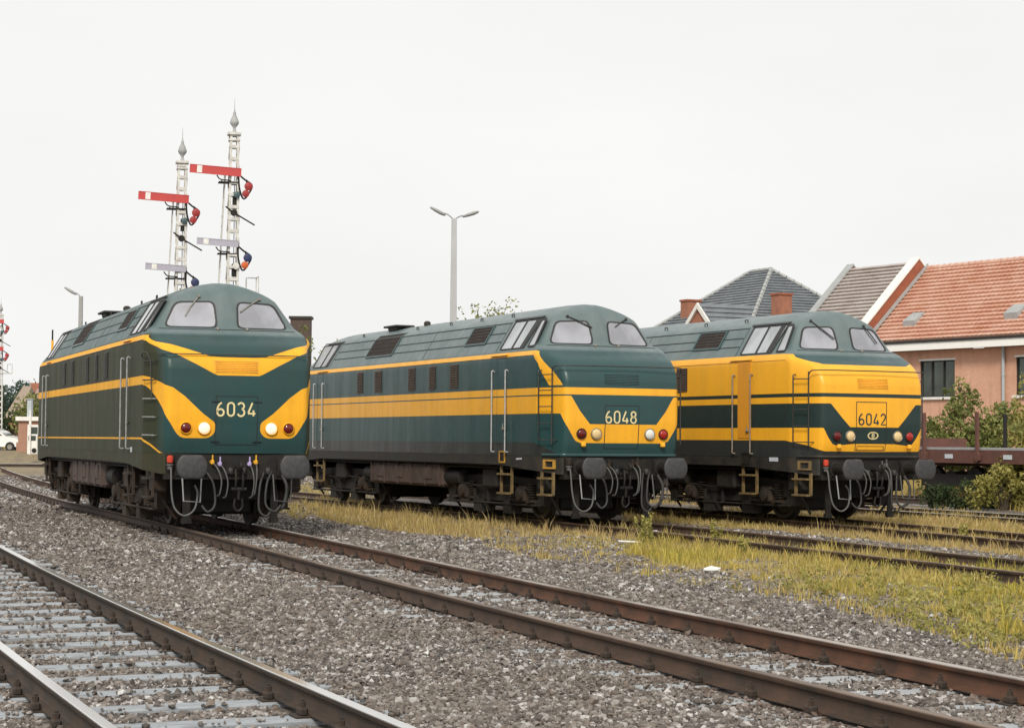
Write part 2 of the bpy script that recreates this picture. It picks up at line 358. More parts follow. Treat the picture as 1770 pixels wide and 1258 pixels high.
LIV['yellow'] = livery('yellow_livery_with_dark_bands', TEAL, [
    (YEL, [(0,3.122),(.17,3.121),(1.03,3.127),(1.19,3.176),(1.29,3.262),(1.6,3.305),(1.97,3.336),(2.1,3.353),(4,3.355)], [(0,1.40),(1.14,1.406),(1.6,1.527),(2.16,1.612),(4,1.612)]),
    (TEAL_D, [(0,2.55)], [(0,2.475)]),
    (TEAL_D, [(0,1.885),(.59,1.885),(.78,2.07),(1.04,2.345),(4,2.355)], [(0,1.555),(.52,1.553),(.7,1.535),(.89,1.519),(.97,1.545),(1.08,1.676),(1.196,1.865),(4,1.865)]),
    (DGREY, [(0,1.40),(1.14,1.406),(1.6,1.527),(2.16,1.612),(4,1.612)], LO)],
    .10)
M['teal_part'] = worn('teal_paint', TEAL, (.05, .065, .06), .35, sc=3)
M['yellow_part'] = worn('yellow_paint', YEL, (.55, .26, .03), .4, sc=3)
M['door_orange'] = worn('faded_yellow_door', (.72, .31, .02), (.5, .22, .03), .45, sc=3, stretch=(1, 1, .4))
M['olive_part'] = worn('grimy_olive_paint', (.027, .032, .014), (.055, .046, .024), .65, sc=2.5, amt=.7, spec=.3)
M['cream'] = worn('cream_number_paint', (.74, .62, .33), (.55, .45, .24), .5)
M['yellow_dull'] = worn('grimy_yellow_edge', (.50, .27, .04), (.22, .13, .04), .6, sc=12, amt=.9)
M['dark_number'] = worn('dark_number_paint', (.03, .045, .045), None, .5)
M['pale_plate'] = worn('pale_plate', (.55, .6, .66), (.35, .38, .42), .5)

def arc(cx, cz, rx, rz, a0, a1, n=12): return [(cx + rx * math.cos(math.radians(a0 + (a1 - a0) * i / n)), cz + rz * math.sin(math.radians(a0 + (a1 - a0) * i / n))) for i in range(n + 1)]
GLY = {   # narrow sign lettering, height 1
 '0': [arc(.28, .72, .23, .23, 0, 180) + arc(.28, .28, .23, .23, 180, 360) + [(.51, .72)]],
 '6': [arc(.28, .28, .23, .23, 0, 360, 24), [(.05, .28), (.05, .5), (.10, .68), (.22, .86), (.36, .95)]],
 '3': [arc(.26, .73, .22, .22, 160, -80), arc(.26, .28, .245, .245, 80, -160)],
 '4': [[(.34, .96), (.05, .28), (.05, .22), (.56, .22)], [(.42, .45), (.42, .04)]],
 '8': [arc(.28, .73, .20, .20, 0, 360, 22), arc(.28, .285, .235, .235, 0, 360, 24)],
 '2': [arc(.27, .72, .22, .23, 170, -20) + [(.40, .50), (.06, .06), (.52, .06)]],
 'B': [[(.1, .04), (.1, .96), (.3, .96)] + arc(.3, .74, .17, .22, 90, -90) + [(.1, .52)], [(.3, .52)] + arc(.3, .28, .2, .24, 90, -90) + [(.1, .04)]]}
def glyphs(mb, txt, x0, z0, h, wd, gap, st, yfun, t=.006):
    for ch in txt:
        for path in GLY[ch]:
            P = [(x0 + a * wd / .56, z0 + b * h) for a, b in path]; n = len(P); Lf = []; Rt = []
            for i in range(n):
                a = P[max(i - 1, 0)]; b = P[min(i + 1, n - 1)]
                if i == 0 and abs(P[0][0] - P[-1][0]) + abs(P[0][1] - P[-1][1]) < 1e-6: a = P[-2]
                if i == n - 1 and abs(P[0][0] - P[-1][0]) + abs(P[0][1] - P[-1][1]) < 1e-6: b = P[1]
                dx, dz = b[0] - a[0], b[1] - a[1]; q = math.hypot(dx, dz) or 1; nx, nz = -dz / q * st / 2, dx / q * st / 2
                Lf.append((P[i][0] + nx, P[i][1] + nz)); Rt.append((P[i][0] - nx, P[i][1] - nz))
            vs = []
            for off in (t, 0):
                vs += [(x, yfun(x, z) - off, z) for x, z in Lf] + [(x, yfun(x, z) - off, z) for x, z in Rt]
            fs = [(i, i + 1, n + i + 1, n + i) for i in range(n - 1)]
            fs += [(i, 2 * n + i, 2 * n + i + 1, i + 1) for i in range(n - 1)] + [(n + i, n + i + 1, 3 * n + i + 1, 3 * n + i) for i in range(n - 1)]
            mb.add(vs, fs)
        x0 += wd + gap
def rpoly(corners, r, n=4):                            # rounded polygon from 2-D corners
    out = []; m = len(corners); C = [np.array(c, float) for c in corners]
    for i in range(m): out += [tuple(map(float, p)) for p in fillet(C[i], C[i - 1], C[(i + 1) % m], r, n)]
    return out
def plate(mb, poly, fun, t0, t1):                      # polygon laid on a surface fun(a,b,off) -> point, as a slab from t0 to t1 outwards
    n = len(poly); vs = [fun(a, b, t0) for a, b in poly] + [fun(a, b, t1) for a, b in poly]
    mb.add(vs, [tuple(range(n, 2 * n))] + [(i, (i + 1) % n, n + (i + 1) % n, n + i) for i in range(n)])
def strip(mb, y0, y1, z0, z1, t0, t1, n=6):
    zs = np.linspace(z0, z1, n); vs = [sl(y, float(z), t) for z in zs for y, t in ((y0, t0), (y0, t1), (y1, t1), (y1, t0))]
    mb.add(vs, [(i * 4 + a, i * 4 + b, i * 4 + 4 + b, i * 4 + 4 + a) for i in range(n - 1) for a, b in ((0, 1), (1, 2), (2, 3))] + [(0, 1, 2, 3), tuple(range(4 * n - 4, 4 * n))])
def rim(mb, inner, outer, fun, t0, t1):
    n = len(inner); vs = [fun(a, b, t1) for a, b in inner] + [fun(a, b, t1) for a, b in outer] + [fun(a, b, t0) for a, b in outer] + [fun(a, b, t0) for a, b in inner]
    mb.add(vs, [q for i in range(n) for j in [(i + 1) % n] for q in ((i, j, n + j, n + i), (n + i, n + j, 2 * n + j, 2 * n + i), (i, 3 * n + i, 3 * n + j, j))])
def line(mb, pts, w_, t=.006):                        # painted or cut line following the nose
    for (x0, za), (x1, zb) in zip(pts[:-1], pts[1:]):
        n = max(2, int(math.hypot(x1 - x0, zb - za) / .06)); dx, dz = x1 - x0, zb - za; q = math.hypot(dx, dz); nx, nz = -dz / q * w_ / 2, dx / q * w_ / 2; vs = []
        for i in range(n + 1):
            x, z = x0 + dx * i / n, za + dz * i / n; vs += [fr(x + nx, z + nz, t), fr(x - nx, z - nz, t), fr(x - nx, z - nz, -.004), fr(x + nx, z + nz, -.004)]
        mb.add(vs, [(4 * i + a, 4 * i + b, 4 * i + 4 + b, 4 * i + 4 + a) for i in range(n) for a, b in ((0, 1), (1, 2), (3, 0))])
def grow(poly, d):
    c = np.mean(np.array(poly), axis=0); return [tuple(c + (np.array(p) - c) * (1 + d / max(.05, np.linalg.norm(np.array(p) - c)))) for p in poly]
def fr(a, b, off): return (a, front_y(a, b) - off, b)                                # on the nose: a = x, b = z
def sl(a, b, off): return (-side_x(b) - off, a, b)                                   # on the left side: a = y, b = z
CACHE = {}
def part(key, name, parent, fn, mat, smooth=None):
    if key not in CACHE:
        mb = MB(); fn(mb); CACHE[key] = [m.mesh(name, mat, smooth) for m in mb.pieces()]
    return [link(name, me, parent) for me in CACHE[key]][0]

def make_loco(style, number, loc, rz, label):
    A, B, C = style == 'swoosh', style == 'stripe', style == 'yellow'
    R = thing('diesel_locomotive', label, 'locomotive', loc, rz, 'diesel locomotives standing side by side')
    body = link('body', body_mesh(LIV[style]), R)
    trim = M['olive_part'] if A else (M['frame'])
    # ---- underframe: side sill following the body outline, sloping down towards the buffer beams, and the beams
    mb = MB()
    for end in (0, 1):
        for s in (-1, 1):
            r = ringz(1.28); pts = [(r[i], REFU[i]) for i in range(len(r)) if REFU[i] > 1.1]
            pts += [(np.array([1.47, y]), y + .67) for y in (3.1, 5.5, L / 2)]
            T = []; Bt = []; 
            for q, u in pts:
                zb = float(np.interp(u, [1.1, 1.35, 2.02, 3.6, 3.9, 9], [.93, .93, .985, 1.075, 1.09, 1.09]))
                x, y = s * (float(q[0]) - .004), float(q[1]); y = L - y if end else y; T.append((x, y, 1.285)); Bt.append((x, y, zb))
            n = len(T); inner = [(p[0] - s * .05, p[1], p[2]) for p in Bt]
            mb.add(T + Bt + inner, [(i, i + 1, n + i + 1, n + i) for i in range(n - 1)] + [(n + i, n + i + 1, 2 * n + i + 1, 2 * n + i) for i in range(n - 1)])
    mb.build('side_sill', trim, R, 30)
    mb = MB()
    mb.bb(-1.18, 1.18, .9, L - .9, 1.0, 1.275); mb.bb(-1.42, 1.42, 1.6, L - 1.6, 1.06, 1.27)
    for y0, y1 in ((.66, .9), (L - .9, L - .66)):
        mb.bb(-1.2, 1.2, y0, y1, .84, 1.275)
    for x in (-.875, .875): mb.bb(x - .17, x + .17, .63, .66, .90, 1.22)
    mb.build('buffer_beam', M['black'], R)
    # ---- bogies with wheels, springs and axle boxes
    for yc in (4.0, L - 4.0):
        bg_ = link('bogie', None, R) if False else None
        m1 = MB()
        for s in (-1, 1):
            x = s * 1.08
            m1.prism([(yc - 2.35, .62), (yc - 2.2, .48), (yc - .9, .40), (yc - .6, .34), (yc + .6, .34), (yc + .9, .40), (yc + 2.2, .48), (yc + 2.35, .62), (yc + 2.3, .80), (yc + .8, .86), (yc - .8, .86), (yc - 2.3, .80)], x - .05, x + .05, 'x')
            m1.bb(x - .1, x + .1, yc - .35, yc + .35, .86, 1.02)
            for dy in (-2.25, 2.25):
                m1.bb(x - .08, x + .08, yc + dy - .14, yc + dy + .14, .3, .62); m1.bb(x - .05, x + .05, yc + dy - .07, yc + dy + .07, .74, 1.0)
            for dy in (-.75, .75): m1.bb(x - .12, x + .12, yc + dy - .2, yc + dy + .2, .1, .36)
        m1.bb(-1.0, 1.0, yc - .3, yc + .3, .45, .8)
        bo = m1.build('bogie', M['bogie'] if A else M['bogie_dark'], R)
        for dy in (-1.45, 1.45):
            def wh(mb, y=yc + dy):
                for s in (-1, 1):
                    mb.lathe([(.12, s * .60), (.46, s * .66), (.54, s * .655), (.54, s * .685), (.505, s * .70), (.495, s * .79), (.42, s * .795), (.38, s * .76), (.14, s * .76), (.12, s * .82), (.02, s * .82)], (0, y, .505), 'x', 32, False)
                mb.cyl((-.8, y, .505), (.8, y, .505), .085, 12)
            part(('wh', yc, dy), 'wheelset', bo, wh, M['wheel'], 35)
            def sp_(mb, y=yc + dy):
                for s in (-1, 1):
                    for d in (-.42, .42):
                        for i in range(7): mb.lathe([(.07, -.012), (.105, 0), (.07, .012)], (s * 1.17, y + d, .40 + i * .05), 'z', 14)
                        mb.lathe([(.12, 0), (.12, .03)], (s * 1.17, y + d, .36), 'z', 14)
            part(('sp', yc, dy), 'coil_spring', bo, sp_, M['bogie'] , 40)
            def ab(mb, y=yc + dy):
                for s in (-1, 1):
                    mb.cbox((s * 1.14, y, .505), (.2, .36, .34), .05); mb.lathe([(.13, 0), (.13, s * .05), (.09, s * .07), (.03, s * .075)], (s * 1.24, y, .505), 'x', 16)
                    mb.bb(s * 1.02 if s > 0 else -1.18, s * 1.18 if s > 0 else -1.02, y - .62, y + .62, .33, .40)
            part(('ab', yc, dy), 'axle_box', bo, ab, M['bogie'] if A else M['bogie_dark'], 35)
            def bs(mb, y=yc + dy):
                for s in (-1, 1):
                    for d in (-.6, .6): mb.prism([(y + d - .05, .25), (y + d + .05, .25), (y + d * .93 + .05, .75), (y + d * .93 - .05, .75)], s * .70, s * .80, 'x')
            part(('bs', yc, dy), 'brake_shoe', bo, bs, M['bogie'])
        m2 = MB(); m2.cbox((0, yc, .5), (1.24, 3.9, .62), .05); m2.bb(-1.0, 1.0, yc - 2.2, yc - 1.9, .45, .98); m2.bb(-1.0, 1.0, yc + 1.9, yc + 2.2, .45, .98); m2.build('traction_motor', M['black'], bo)
        for s in (-1, 1):
            for dy in (-2.55, -.05, 2.5):
                m2 = MB(); m2.cbox((s * 1.17, yc + dy, .80), (.26, .42 if dy < -1 or dy > 1 else .7, .40), .04); m2.tube([(s * 1.17, yc + dy, .62), (s * 1.05, yc + dy, .40), (s * .85, yc + dy * .98, .14)], .025, 6); m2.build('sand_box', M['bogie'] if A else M['bogie_dark'], bo)
            m2 = MB(); m2.tube([(s * 1.2, yc - 2.3, .30), (s * 1.2, yc + 2.3, .28)], .022, 6); m2.tube([(s * 1.22, yc - 2.0, .60), (s * 1.22, yc - .5, .66), (s * 1.22, yc + .5, .62), (s * 1.22, yc + 2.0, .68)], .016, 6)
            for d in (-1.9, -.9, .2, .9, 1.9): m2.box((s * 1.19, yc + d, .42), (.05, .06, .3))
            m2.build('brake_rigging', M['bogie'] if A else M['bogie_dark'], bo)
    # ---- fuel tank with battery boxes
    def tk(mb):
        mb.cbox((0, L / 2, .82), (2.72, 4.5, .54), .06)
        for s in (-1, 1):
            for i in range(6): mb.bb(s * 1.36, s * 1.385, L / 2 - 2.15 + i * .84, L / 2 - 2.1 + i * .84, .58, 1.07)
            for y in (-1.4, .3, 1.5): mb.bb(s * 1.36, s * 1.378, L / 2 + y - .25, L / 2 + y + .25, .72, .98)
    part('tank', 'fuel_tank', R, tk, M['tank'])
    def air(mb):
        for s in (-1, 1):
            for y in (6.0, L - 6.2): mb.lathe([(.05, -.5), (.17, -.46), (.17, .46), (.05, .5)], (s * 1.15, y, .78), 'y', 18)
            mb.cyl((s * 1.3, 2, 1.02), (s * 1.3, L - 2, 1.02), .025, 6)
    part('air', 'air_reservoir', R, air, M['black'], 40)
    # ---- buffers
    for y0, d in ((0, 1), (L, -1)):
        for x in (-.875, .875):
            def bf(mb):
                n = 40; prof = []
                for i in range(n):
                    a = 2 * math.pi * i / n; px, pz = .255 * math.cos(a), .255 * math.sin(a); prof.append((px, max(-.20, min(.195, pz))))
                vs = []
                for sc_, dy in ((0, -.022), (.45, -.018), (.85, -.004), (.97, .004), (1, .014), (1, .030), (.5, .038), (.25, .06)):
                    vs += [(a * sc_, dy + .022, b * sc_) for a, b in prof]
                mb.add(vs, [(j * n + i, j * n + (i + 1) % n, (j + 1) * n + (i + 1) % n, (j + 1) * n + i) for j in range(7) for i in range(n)])
                mb.lathe([(.012, -.004), (.012, .002)], (0, 0, 0), 'y', 10)
            o = part('bufplate', 'buffer', R, bf, M['bufface'], 50); o.location = (x, y0, 1.06); o.rotation_euler = (0, 0, 0 if d > 0 else math.pi)
            def bst(mb):
                mb.lathe([(.06, .055), (.07, .07), (.07, .30), (.10, .31), (.10, .36), (.095, .38), (.11, .60), (.16, .61), (.16, .66)], (0, 0, 0), 'y', 20)
            part('bufstem', 'buffer_stem', o, bst, M['black'], 40)
    # ---- couplings, hoses and stirrups at the front
    def hook(mb):
        mb.tube(bez([(0, .66, 1.04), (0, .42, 1.04), (0, .30, 1.02), (0, .24, 1.08), (0, .30, 1.13)]), .035, 8)
        for s in (-1, 1): mb.tube(bez([(s * .05, .40, 1.02), (s * .06, .36, .85), (s * .06, .40, .66)]), .02, 6)
        mb.cyl((-.13, .41, .68), (.13, .41, .68), .03, 8); mb.cyl((0, .41, .70), (.0, .43, .50), .025, 8); mb.tube(bez([(-.06, .42, .52), (-.07, .44, .38), (0, .45, .31), (.07, .44, .38), (.06, .42, .52)]), .02, 6)
        mb.bb(-.18, .18, .62, .66, .92, 1.16)
    part('hook', 'screw_coupling', R, hook, M['black'], 40)
    def big(mb): mb.tube(bez([(-1.13, .60, 1.13), (-1.13, .52, .95), (-1.13, .46, .62), (-1.08, .42, .36), (-.93, .38, .24), (-.76, .38, .34), (-.70, .42, .60), (-.73, .50, .74)]), .017, 8)
    part('big', 'brake_hose', R, big, M['hose'], 60)
    def cap(mb): mb.lathe([(.05, 0), (.055, .02), (.055, .10), (.03, .12)], (-1.14, .58, 1.12), 'z', 12)
    o = part(('cap', B), 'hose_socket', R, cap, M['red_tap'] if not B else M['bogie'], 40)
    def col_(mb): mb.lathe([(.03, 0), (.045, .01), (.045, .06), (.06, .07), (.06, .10)], (-1.14, .58, 1.0), 'z', 12)
    part('capc', 'hose_collar', R, col_, M['hose'], 40)
    for i, (x0, x1, zt, mt) in enumerate(((-.42, -.30, 1.18, 'yellow_tap'), (-.29, -.19, 1.15, 'lilac_tap'), (.22, .26, 1.15, 'lilac_tap'), (.33, .30, 1.18, 'yellow_tap'))):
        def h(mb, x0=x0, x1=x1, zt=zt): mb.tube(bez([(x0, .60, zt - .05), (x0 + (x1 - x0) * .5, .44, zt - .16), (x1, .40, zt - .36), (x1 - .02, .44, zt - .58), (x1 - .05, .52, zt - .62)]), .013, 8)
        o = part(('air', i), 'air_hose', R, h, M['hose'] if not C else M['hose_dark'], 60)
        def tp(mb, x0=x0, zt=zt):
            mb.lathe([(.02, 0), (.035, .02), (.035, .06), (.02, .08)], (x0, .60, zt - .05), 'y', 10); mb.box((x0, .58, zt + .01), (.02, .03, .13))
            mb.cbox((x0, .58, zt - .05), (.06, .06, .08), .015)
        if not B: part(('tap', i, mt, A), 'tap', o, tp, M[mt] if A else M['hose'])
        else: part(('tap', i, 'b'), 'tap', o, tp, M['bogie'])
    def loops(mb):
        for x, zt, zl, w_ in ((-.52, .98, .42, .10), (.62, .98, .42, -.12), (.48, .95, .34, -.10)):
            mb.tube(bez([(x, .62, zt), (x + w_, .48, zt - .22), (x + w_ * 1.2, .44, zl), (x, .42, zl - .12), (x - w_, .46, zl - .02)]), .02, 8)
        for x in (-.55, -.1, .12, .55): mb.cbox((x, .63, .98), (.09, .12, .12), .02)
        mb.tube(bez([(.80, .62, .92), (.86, .52, .7), (.80, .50, .40), (.70, .55, .30)]), .03, 8)
    part('loops', 'coupling_hose', R, loops, M['hose_dark'], 60)
    for s in (-1, 1):
        def st(mb, s=s):
            x = s * .78; mb.tube([(x - .17, .50, .93), (x - .15, .44, .48), (x + .13, .44, .46), (x + .16, .50, .90)], .014, 6)
        part(('stir', s), 'shunter_stirrup', R, st, M['grey_pipe'] if s < 0 else M['hose'])
        def gi(mb, s=s):
            mb.prism([(s * .70, .14), (s * .82, .12), (s * .84, .55), (s * .78, .86), (s * .70, .86), (s * .70, .5)], 1.02, 1.05, 'y'); mb.bb(s * .68, s * .84, 1.0, 1.08, .08, .17)
        part(('guard', s), 'rail_guard', R, gi, M['black'])
    # ---- steps below the cab door and the nose
    for (y0, y1, zb, zt) in ((2.60, 3.10, .52, 1.08), (.72, 1.22, .54, .97), (L - 3.1, L - 2.6, .52, 1.08)):
        def stp(mb, y0=y0, y1=y1, zb=zb, zt=zt):
            x = -1.40
            for y in (y0, y1): mb.bb(x - .02, x + .02, y - .03, y + .03, zb, zt)
            for z in (zb, (zb + zt) / 2 + .1): mb.bb(x - .11, x + .03, y0, y1, z - .02, z + .015)
        part(('step', y0, A), 'cab_step', R, stp, M['step'] if not A else M['bogie'])
    if not A:
        for y0, y1, z0, z1 in ((2.78, 3.06, 1.12, 1.36),):
            def rc(mb, y0=y0, y1=y1, z0=z0, z1=z1): rim(mb, [(y0 + .03, z0 + .03), (y1 - .03, z0 + .03), (y1 - .03, z1 - .03), (y0 + .03, z1 - .03)], [(y0, z0), (y1, z0), (y1, z1), (y0, z1)], lambda a, b, o: (-1.468 - o, a, b), -.002, .018)
            part(('foothole', B), 'foot_hole_rim', R, rc, M['yellow_dull'] if B else M['black'])
            def rh(mb, y0=y0, y1=y1, z0=z0, z1=z1): plate(mb, [(y0 + .03, z0 + .03), (y1 - .03, z0 + .03), (y1 - .03, z1 - .03), (y0 + .03, z1 - .03)], lambda a, b, o: (-1.468 - o, a, b), -.002, .004)
            part('foothole_in', 'foot_hole', R, rh, M['black'])
        def nh(mb): rim(mb, [(-1.375, 1.065), (-1.305, 1.065), (-1.305, 1.175), (-1.375, 1.175)], [(-1.395, 1.03), (-1.285, 1.03), (-1.285, 1.21), (-1.395, 1.21)], lambda a, b, o: (a - o * .94, .67 + (-a - 1.22) * 2.72 - o * .35, b), .0, .035)
        part(('nosehole', B), 'foot_hole_rim', R, nh, M['yellow_dull'] if B else M['step'])
    # ---- windscreens
    for s in (-1, 1):
        q = [(s * .20, 3.475), (s * .225, 3.925), (s * .86, 3.90), (s * 1.075, 3.475)]
        inn = rpoly(q, .10)
        def g(mb, inn=inn): plate(mb, inn, fr, -.01, .006)
        o = part(('ws', s), 'windscreen', R, g, M['glass'])
        def f(mb, inn=inn): rim(mb, inn, grow(inn, .032), fr, -.01, .016)
        part(('wsf', s), 'window_frame', o, f, M['rubber'])
    def wip(mb, pts): 
        P = [Vector(fr(x, z, .035)) for x, z in pts]; mb.tube(P, .013, 6); mb.cbox(tuple(P[0]), (.05, .05, .05), .012)
    if A: W = [[(-.46, 4.02), (-.62, 3.83), (-.72, 3.66)], [(.62, 4.0), (.42, 3.88), (.26, 3.76)]]
    elif B: W = [[(-.62, 4.02), (-.42, 3.93), (-.16, 3.80)], [(.68, 4.0), (.52, 3.92), (.40, 3.84)]]
    else: W = [[(-.66, 4.05), (-.48, 3.88), (-.24, 3.68)], [(.62, 3.98), (.74, 3.82), (.86, 3.62)]]
    for i, p in enumerate(W):
        mb = MB(); wip(mb, p); mb.build('wiper', M['chrome'] if A else M['dark_pipe'], R)
    def knob(mb):
        for x in (-.19, .33): mb.lathe([(.03, 0), (.035, -.02), (.02, -.05), (.005, -.055)], (x, front_y(x, 3.43) , 3.435), 'y', 10)
    part('knob', 'washer_jet', R, knob, M['chrome'], 40)
    def sh(mb):
        P = [Vector(fr(x, 3.425, .006)) for x in np.linspace(-1.2, 1.2, 13)]; mb.tube(P, .008, 6)
    part('shelf', 'shelf_seam', R, sh, M['seam'])
    # ---- cab side windows
    for (ya, yb, yc_, yd, z0, z1, kind) in ((3.22, 2.14, 2.02, 3.22, 3.405, 3.965, 'w'), (1.93, 1.66, 1.82, 1.97, 3.43, 3.94, 'q'), (L - 2.14, L - 3.22, L - 3.22, L - 2.02, 3.405, 3.965, 'w')):
        q = [(ya, z0), (yb, z0), (yc_, z1), (yd, z1)]; inn = rpoly(q, .03)
        def g(mb, inn=inn): plate(mb, inn, sl, -.01, .006)
        o = part(('sw', ya), 'cab_window', R, g, M['glass_side'] if not A else M['glass_dark'] if False else M['glass_side'])
        def f(mb, inn=inn): rim(mb, inn, grow(inn, .04), sl, -.01, .02)
        part(('swf', ya), 'window_frame', o, f, M['rubber'])
        if kind == 'w':
            def bar(mb, ya=ya, yb=yb):
                m_ = (ya + yb) / 2; plate(mb, [(m_ - .025, z0), (m_ + .025, z0), (m_ + .025, z1), (m_ - .025, z1)], sl, .006, .02)
                plate(mb, [(yb + .02, z0), (yb + .17, z0), (yb + .10, z1), (yb - .06, z1)], sl, .006, .016)
            part(('swb', ya), 'window_bar', o, bar, M['rubber'])
    # ---- gutter, roof seams, grilles, roof gear
    def gut(mb):
        for y0, y1 in ((2.0, 3.35), (L - 3.35, L - 2.0)): plate(mb, [(y0, 4.0), (y1, 4.0), (y1, 4.035), (y0, 4.035)], sl, 0, .045)
    part('gut', 'rain_gutter', R, gut, M['dark_pipe'])
    def belt(mb):
        plate(mb, [(1.5, 3.225), (L - 1.5, 3.225), (L - 1.5, 3.24), (1.5, 3.24)], sl, 0, .012)
        plate(mb, [(2.7, 3.26), (3.5, 3.26), (3.5, 3.285), (2.7, 3.285)], sl, 0, .05)
        plate(mb, [(L - 3.5, 3.26), (L - 2.7, 3.26), (L - 2.7, 3.285), (L - 3.5, 3.285)], sl, 0, .05)
    part(('belt', C), 'belt_rail', R, belt, M['yellow_part'])
    def sm(mb):
        for z in (3.565, 3.75, 3.96):
            for y0, y1 in ((3.45, 4.2), (5.3, 9.5), (11.3, L - 3.45)) if z < 3.9 else ((3.45, L - 3.45),):
                plate(mb, [(y0, z - .008), (y1, z - .008), (y1, z + .008), (y0, z + .008)], sl, -.004, .010)
        for y in (3.42, 7.4, L - 3.42): plate(mb, [(y - .006, 3.36), (y + .006, 3.36), (y + .006, 3.98), (y - .006, 3.98)], sl, -.004, .007)
    part('sm', 'panel_seam', R, sm, M['seam'])
    for (y0, y1, z0, z1) in ((4.25, 5.25, 3.585, 3.925), (9.58, 11.25, 3.55, 4.05)):
        def gr(mb, y0=y0, y1=y1, z0=z0, z1=z1):
            strip(mb, y0, y1, z0, z1, -.004, .006)
            n = int((y1 - y0) / .06)
            for i in range(n): y = y0 + (i + .5) * (y1 - y0) / n; strip(mb, y - .008, y + .008, z0, z1, .004, .02)
            for z in np.linspace(z0, z1, 6): plate(mb, [(y0, z - .006), (y1, z - .006), (y1, z + .006), (y0, z + .006)], sl, .004, .024)
        o = part(('rg', y0), 'roof_grille', R, gr, M['grille_dark'])
        def grf(mb, y0=y0, y1=y1, z0=z0, z1=z1):
            for a, b in ((y0 - .05, y0), (y1, y1 + .05)): strip(mb, a, b, z0 - .035, z1 + .02, -.004, .028)
            for a, b in ((z0 - .035, z0), (z1, z1 + .02)): strip(mb, y0, y1, a, b, -.004, .027, 2)
        part(('rgf', y0), 'grille_frame', o, grf, M['teal_part'])
    for (y0, y1) in ((5.2, 5.64), (6.45, 6.82), (7.64, 8.06), (9.74, 10.2), (11.0, 11.4)):
        def vg(mb, y0=y0, y1=y1):
            z0, z1 = 2.66, 3.17; plate(mb, [(y0, z0), (y1, z0), (y1, z1), (y0, z1)], sl, -.004, .004)
            for i in range(14): z = z0 + (i + .5) * (z1 - z0) / 14; mb.add([sl(y0, z - .012, .022), sl(y1, z - .012, .022), sl(y1, z + .016, .004), sl(y0, z + .016, .004)], [(0, 1, 2, 3)])
        part(('vg', y0, A), 'side_grille', R, vg, M['grille_brown'] if not A else M['frame'])
    def sil(mb):
        mb.cbox((-.45, 11.3, 4.30), (.5, .85, .05), .015); mb.cbox((-.45, 11.3, 4.25), (.35, .6, .1), .02); mb.lathe([(.06, 0), (.08, .03), (.08, .09), (.04, .12)], (-.4, 9.6, 4.23), 'z', 14)
        for y in (3.9, 5.5, 7.2, 9.2, 12.8): mb.tube([(-.80, y - .05, 4.10), (-.80, y - .05, 4.17), (-.80, y + .05, 4.17), (-.80, y + .05, 4.10)], .012, 6)
    part('sil', 'exhaust_cover', R, sil, M['teal_part'] if not A else M['frame'])
    # ---- cab doors, handrails, ladders
    for y0, y1 in ((2.72, 3.20), (L - 3.20, L - 2.72)):
        def dr(mb, y0=y0, y1=y1): plate(mb, rpoly([(y0, 1.655), (y1, 1.655), (y1, 3.20), (y0, 3.20)], .02), sl, -.004, .012)
        if C: o = part(('door', y0, C), 'cab_door', R, dr, M['door_orange'])
        else:
            def drs(mb, y0=y0, y1=y1): rim(mb, [(y0 + .01, 1.5), (y1 - .01, 1.5), (y1 - .01, 3.2), (y0 + .01, 3.2)], [(y0, 1.49), (y1, 1.49), (y1, 3.21), (y0, 3.21)], sl, -.004, .004)
            o = part(('door', y0), 'cab_door', R, drs, M['seam'])
        def dh(mb, y0=y0): mb.cbox((-1.50, y0 + .1, 1.80), (.05, .09, .05), .012); mb.cyl((-1.51, y0 + .1, 1.8), (-1.51, y0 + .1, 1.9), .012, 6)
        part(('dh', y0), 'door_handle', o, dh, M['chrome'])
        for y in (y0 - .06, y1 + .12):
            def hr(mb, y=y): mb.tube(bez([(-1.47, y, 2.94), (-1.50, y, 2.965), (-1.535, y, 2.94), (-1.535, y, 2.8), (-1.535, y, 1.5), (-1.535, y, 1.36), (-1.50, y, 1.335), (-1.46, y, 1.34)], 4), .016, 8)
            part(('hr', y, style), 'handrail', R, hr, M['grey_pipe'] if A else M['brown_pipe'] if C else M['rail_pipe'], 60)
    if A:
        for z in (2.84, 2.52, 2.20, 1.89, 1.582):
            def rg(mb, z=z): mb.tube([(-1.455, 1.30, z), (-1.50, 1.24, z), (-1.36, .86, z - .004), (-1.30, .90, z)], .012, 6)
            part(('rung', z), 'ladder_rung', R, rg, M['grey_pipe'] if z < 2.3 else M['dark_pipe'])
        def ah(mb): mb.tube([(-1.33, .82, 2.95), (-1.2, .56, 2.952)] + [(x, front_y(x, 2.95) - .05, 2.955) for x in np.linspace(-1.0, 1.0, 9)] + [(1.2, .56, 2.958), (1.3, .7, 2.96)], .010, 6)
        part('ah', 'front_handrail', R, ah, M['dark_pipe'])
        def loopr(mb):
            mb.tube(bez([(-1.46, 1.28, 2.84), (-1.52, 1.26, 2.95), (-1.48, 1.05, 2.98), (-1.42, .98, 2.84)]), .012, 6); mb.tube([(-1.42, .98, 2.84), (-1.40, .95, 2.2)], .012, 6)
        part('loopr', 'grab_rail', R, loopr, M['dark_pipe'])
    else:
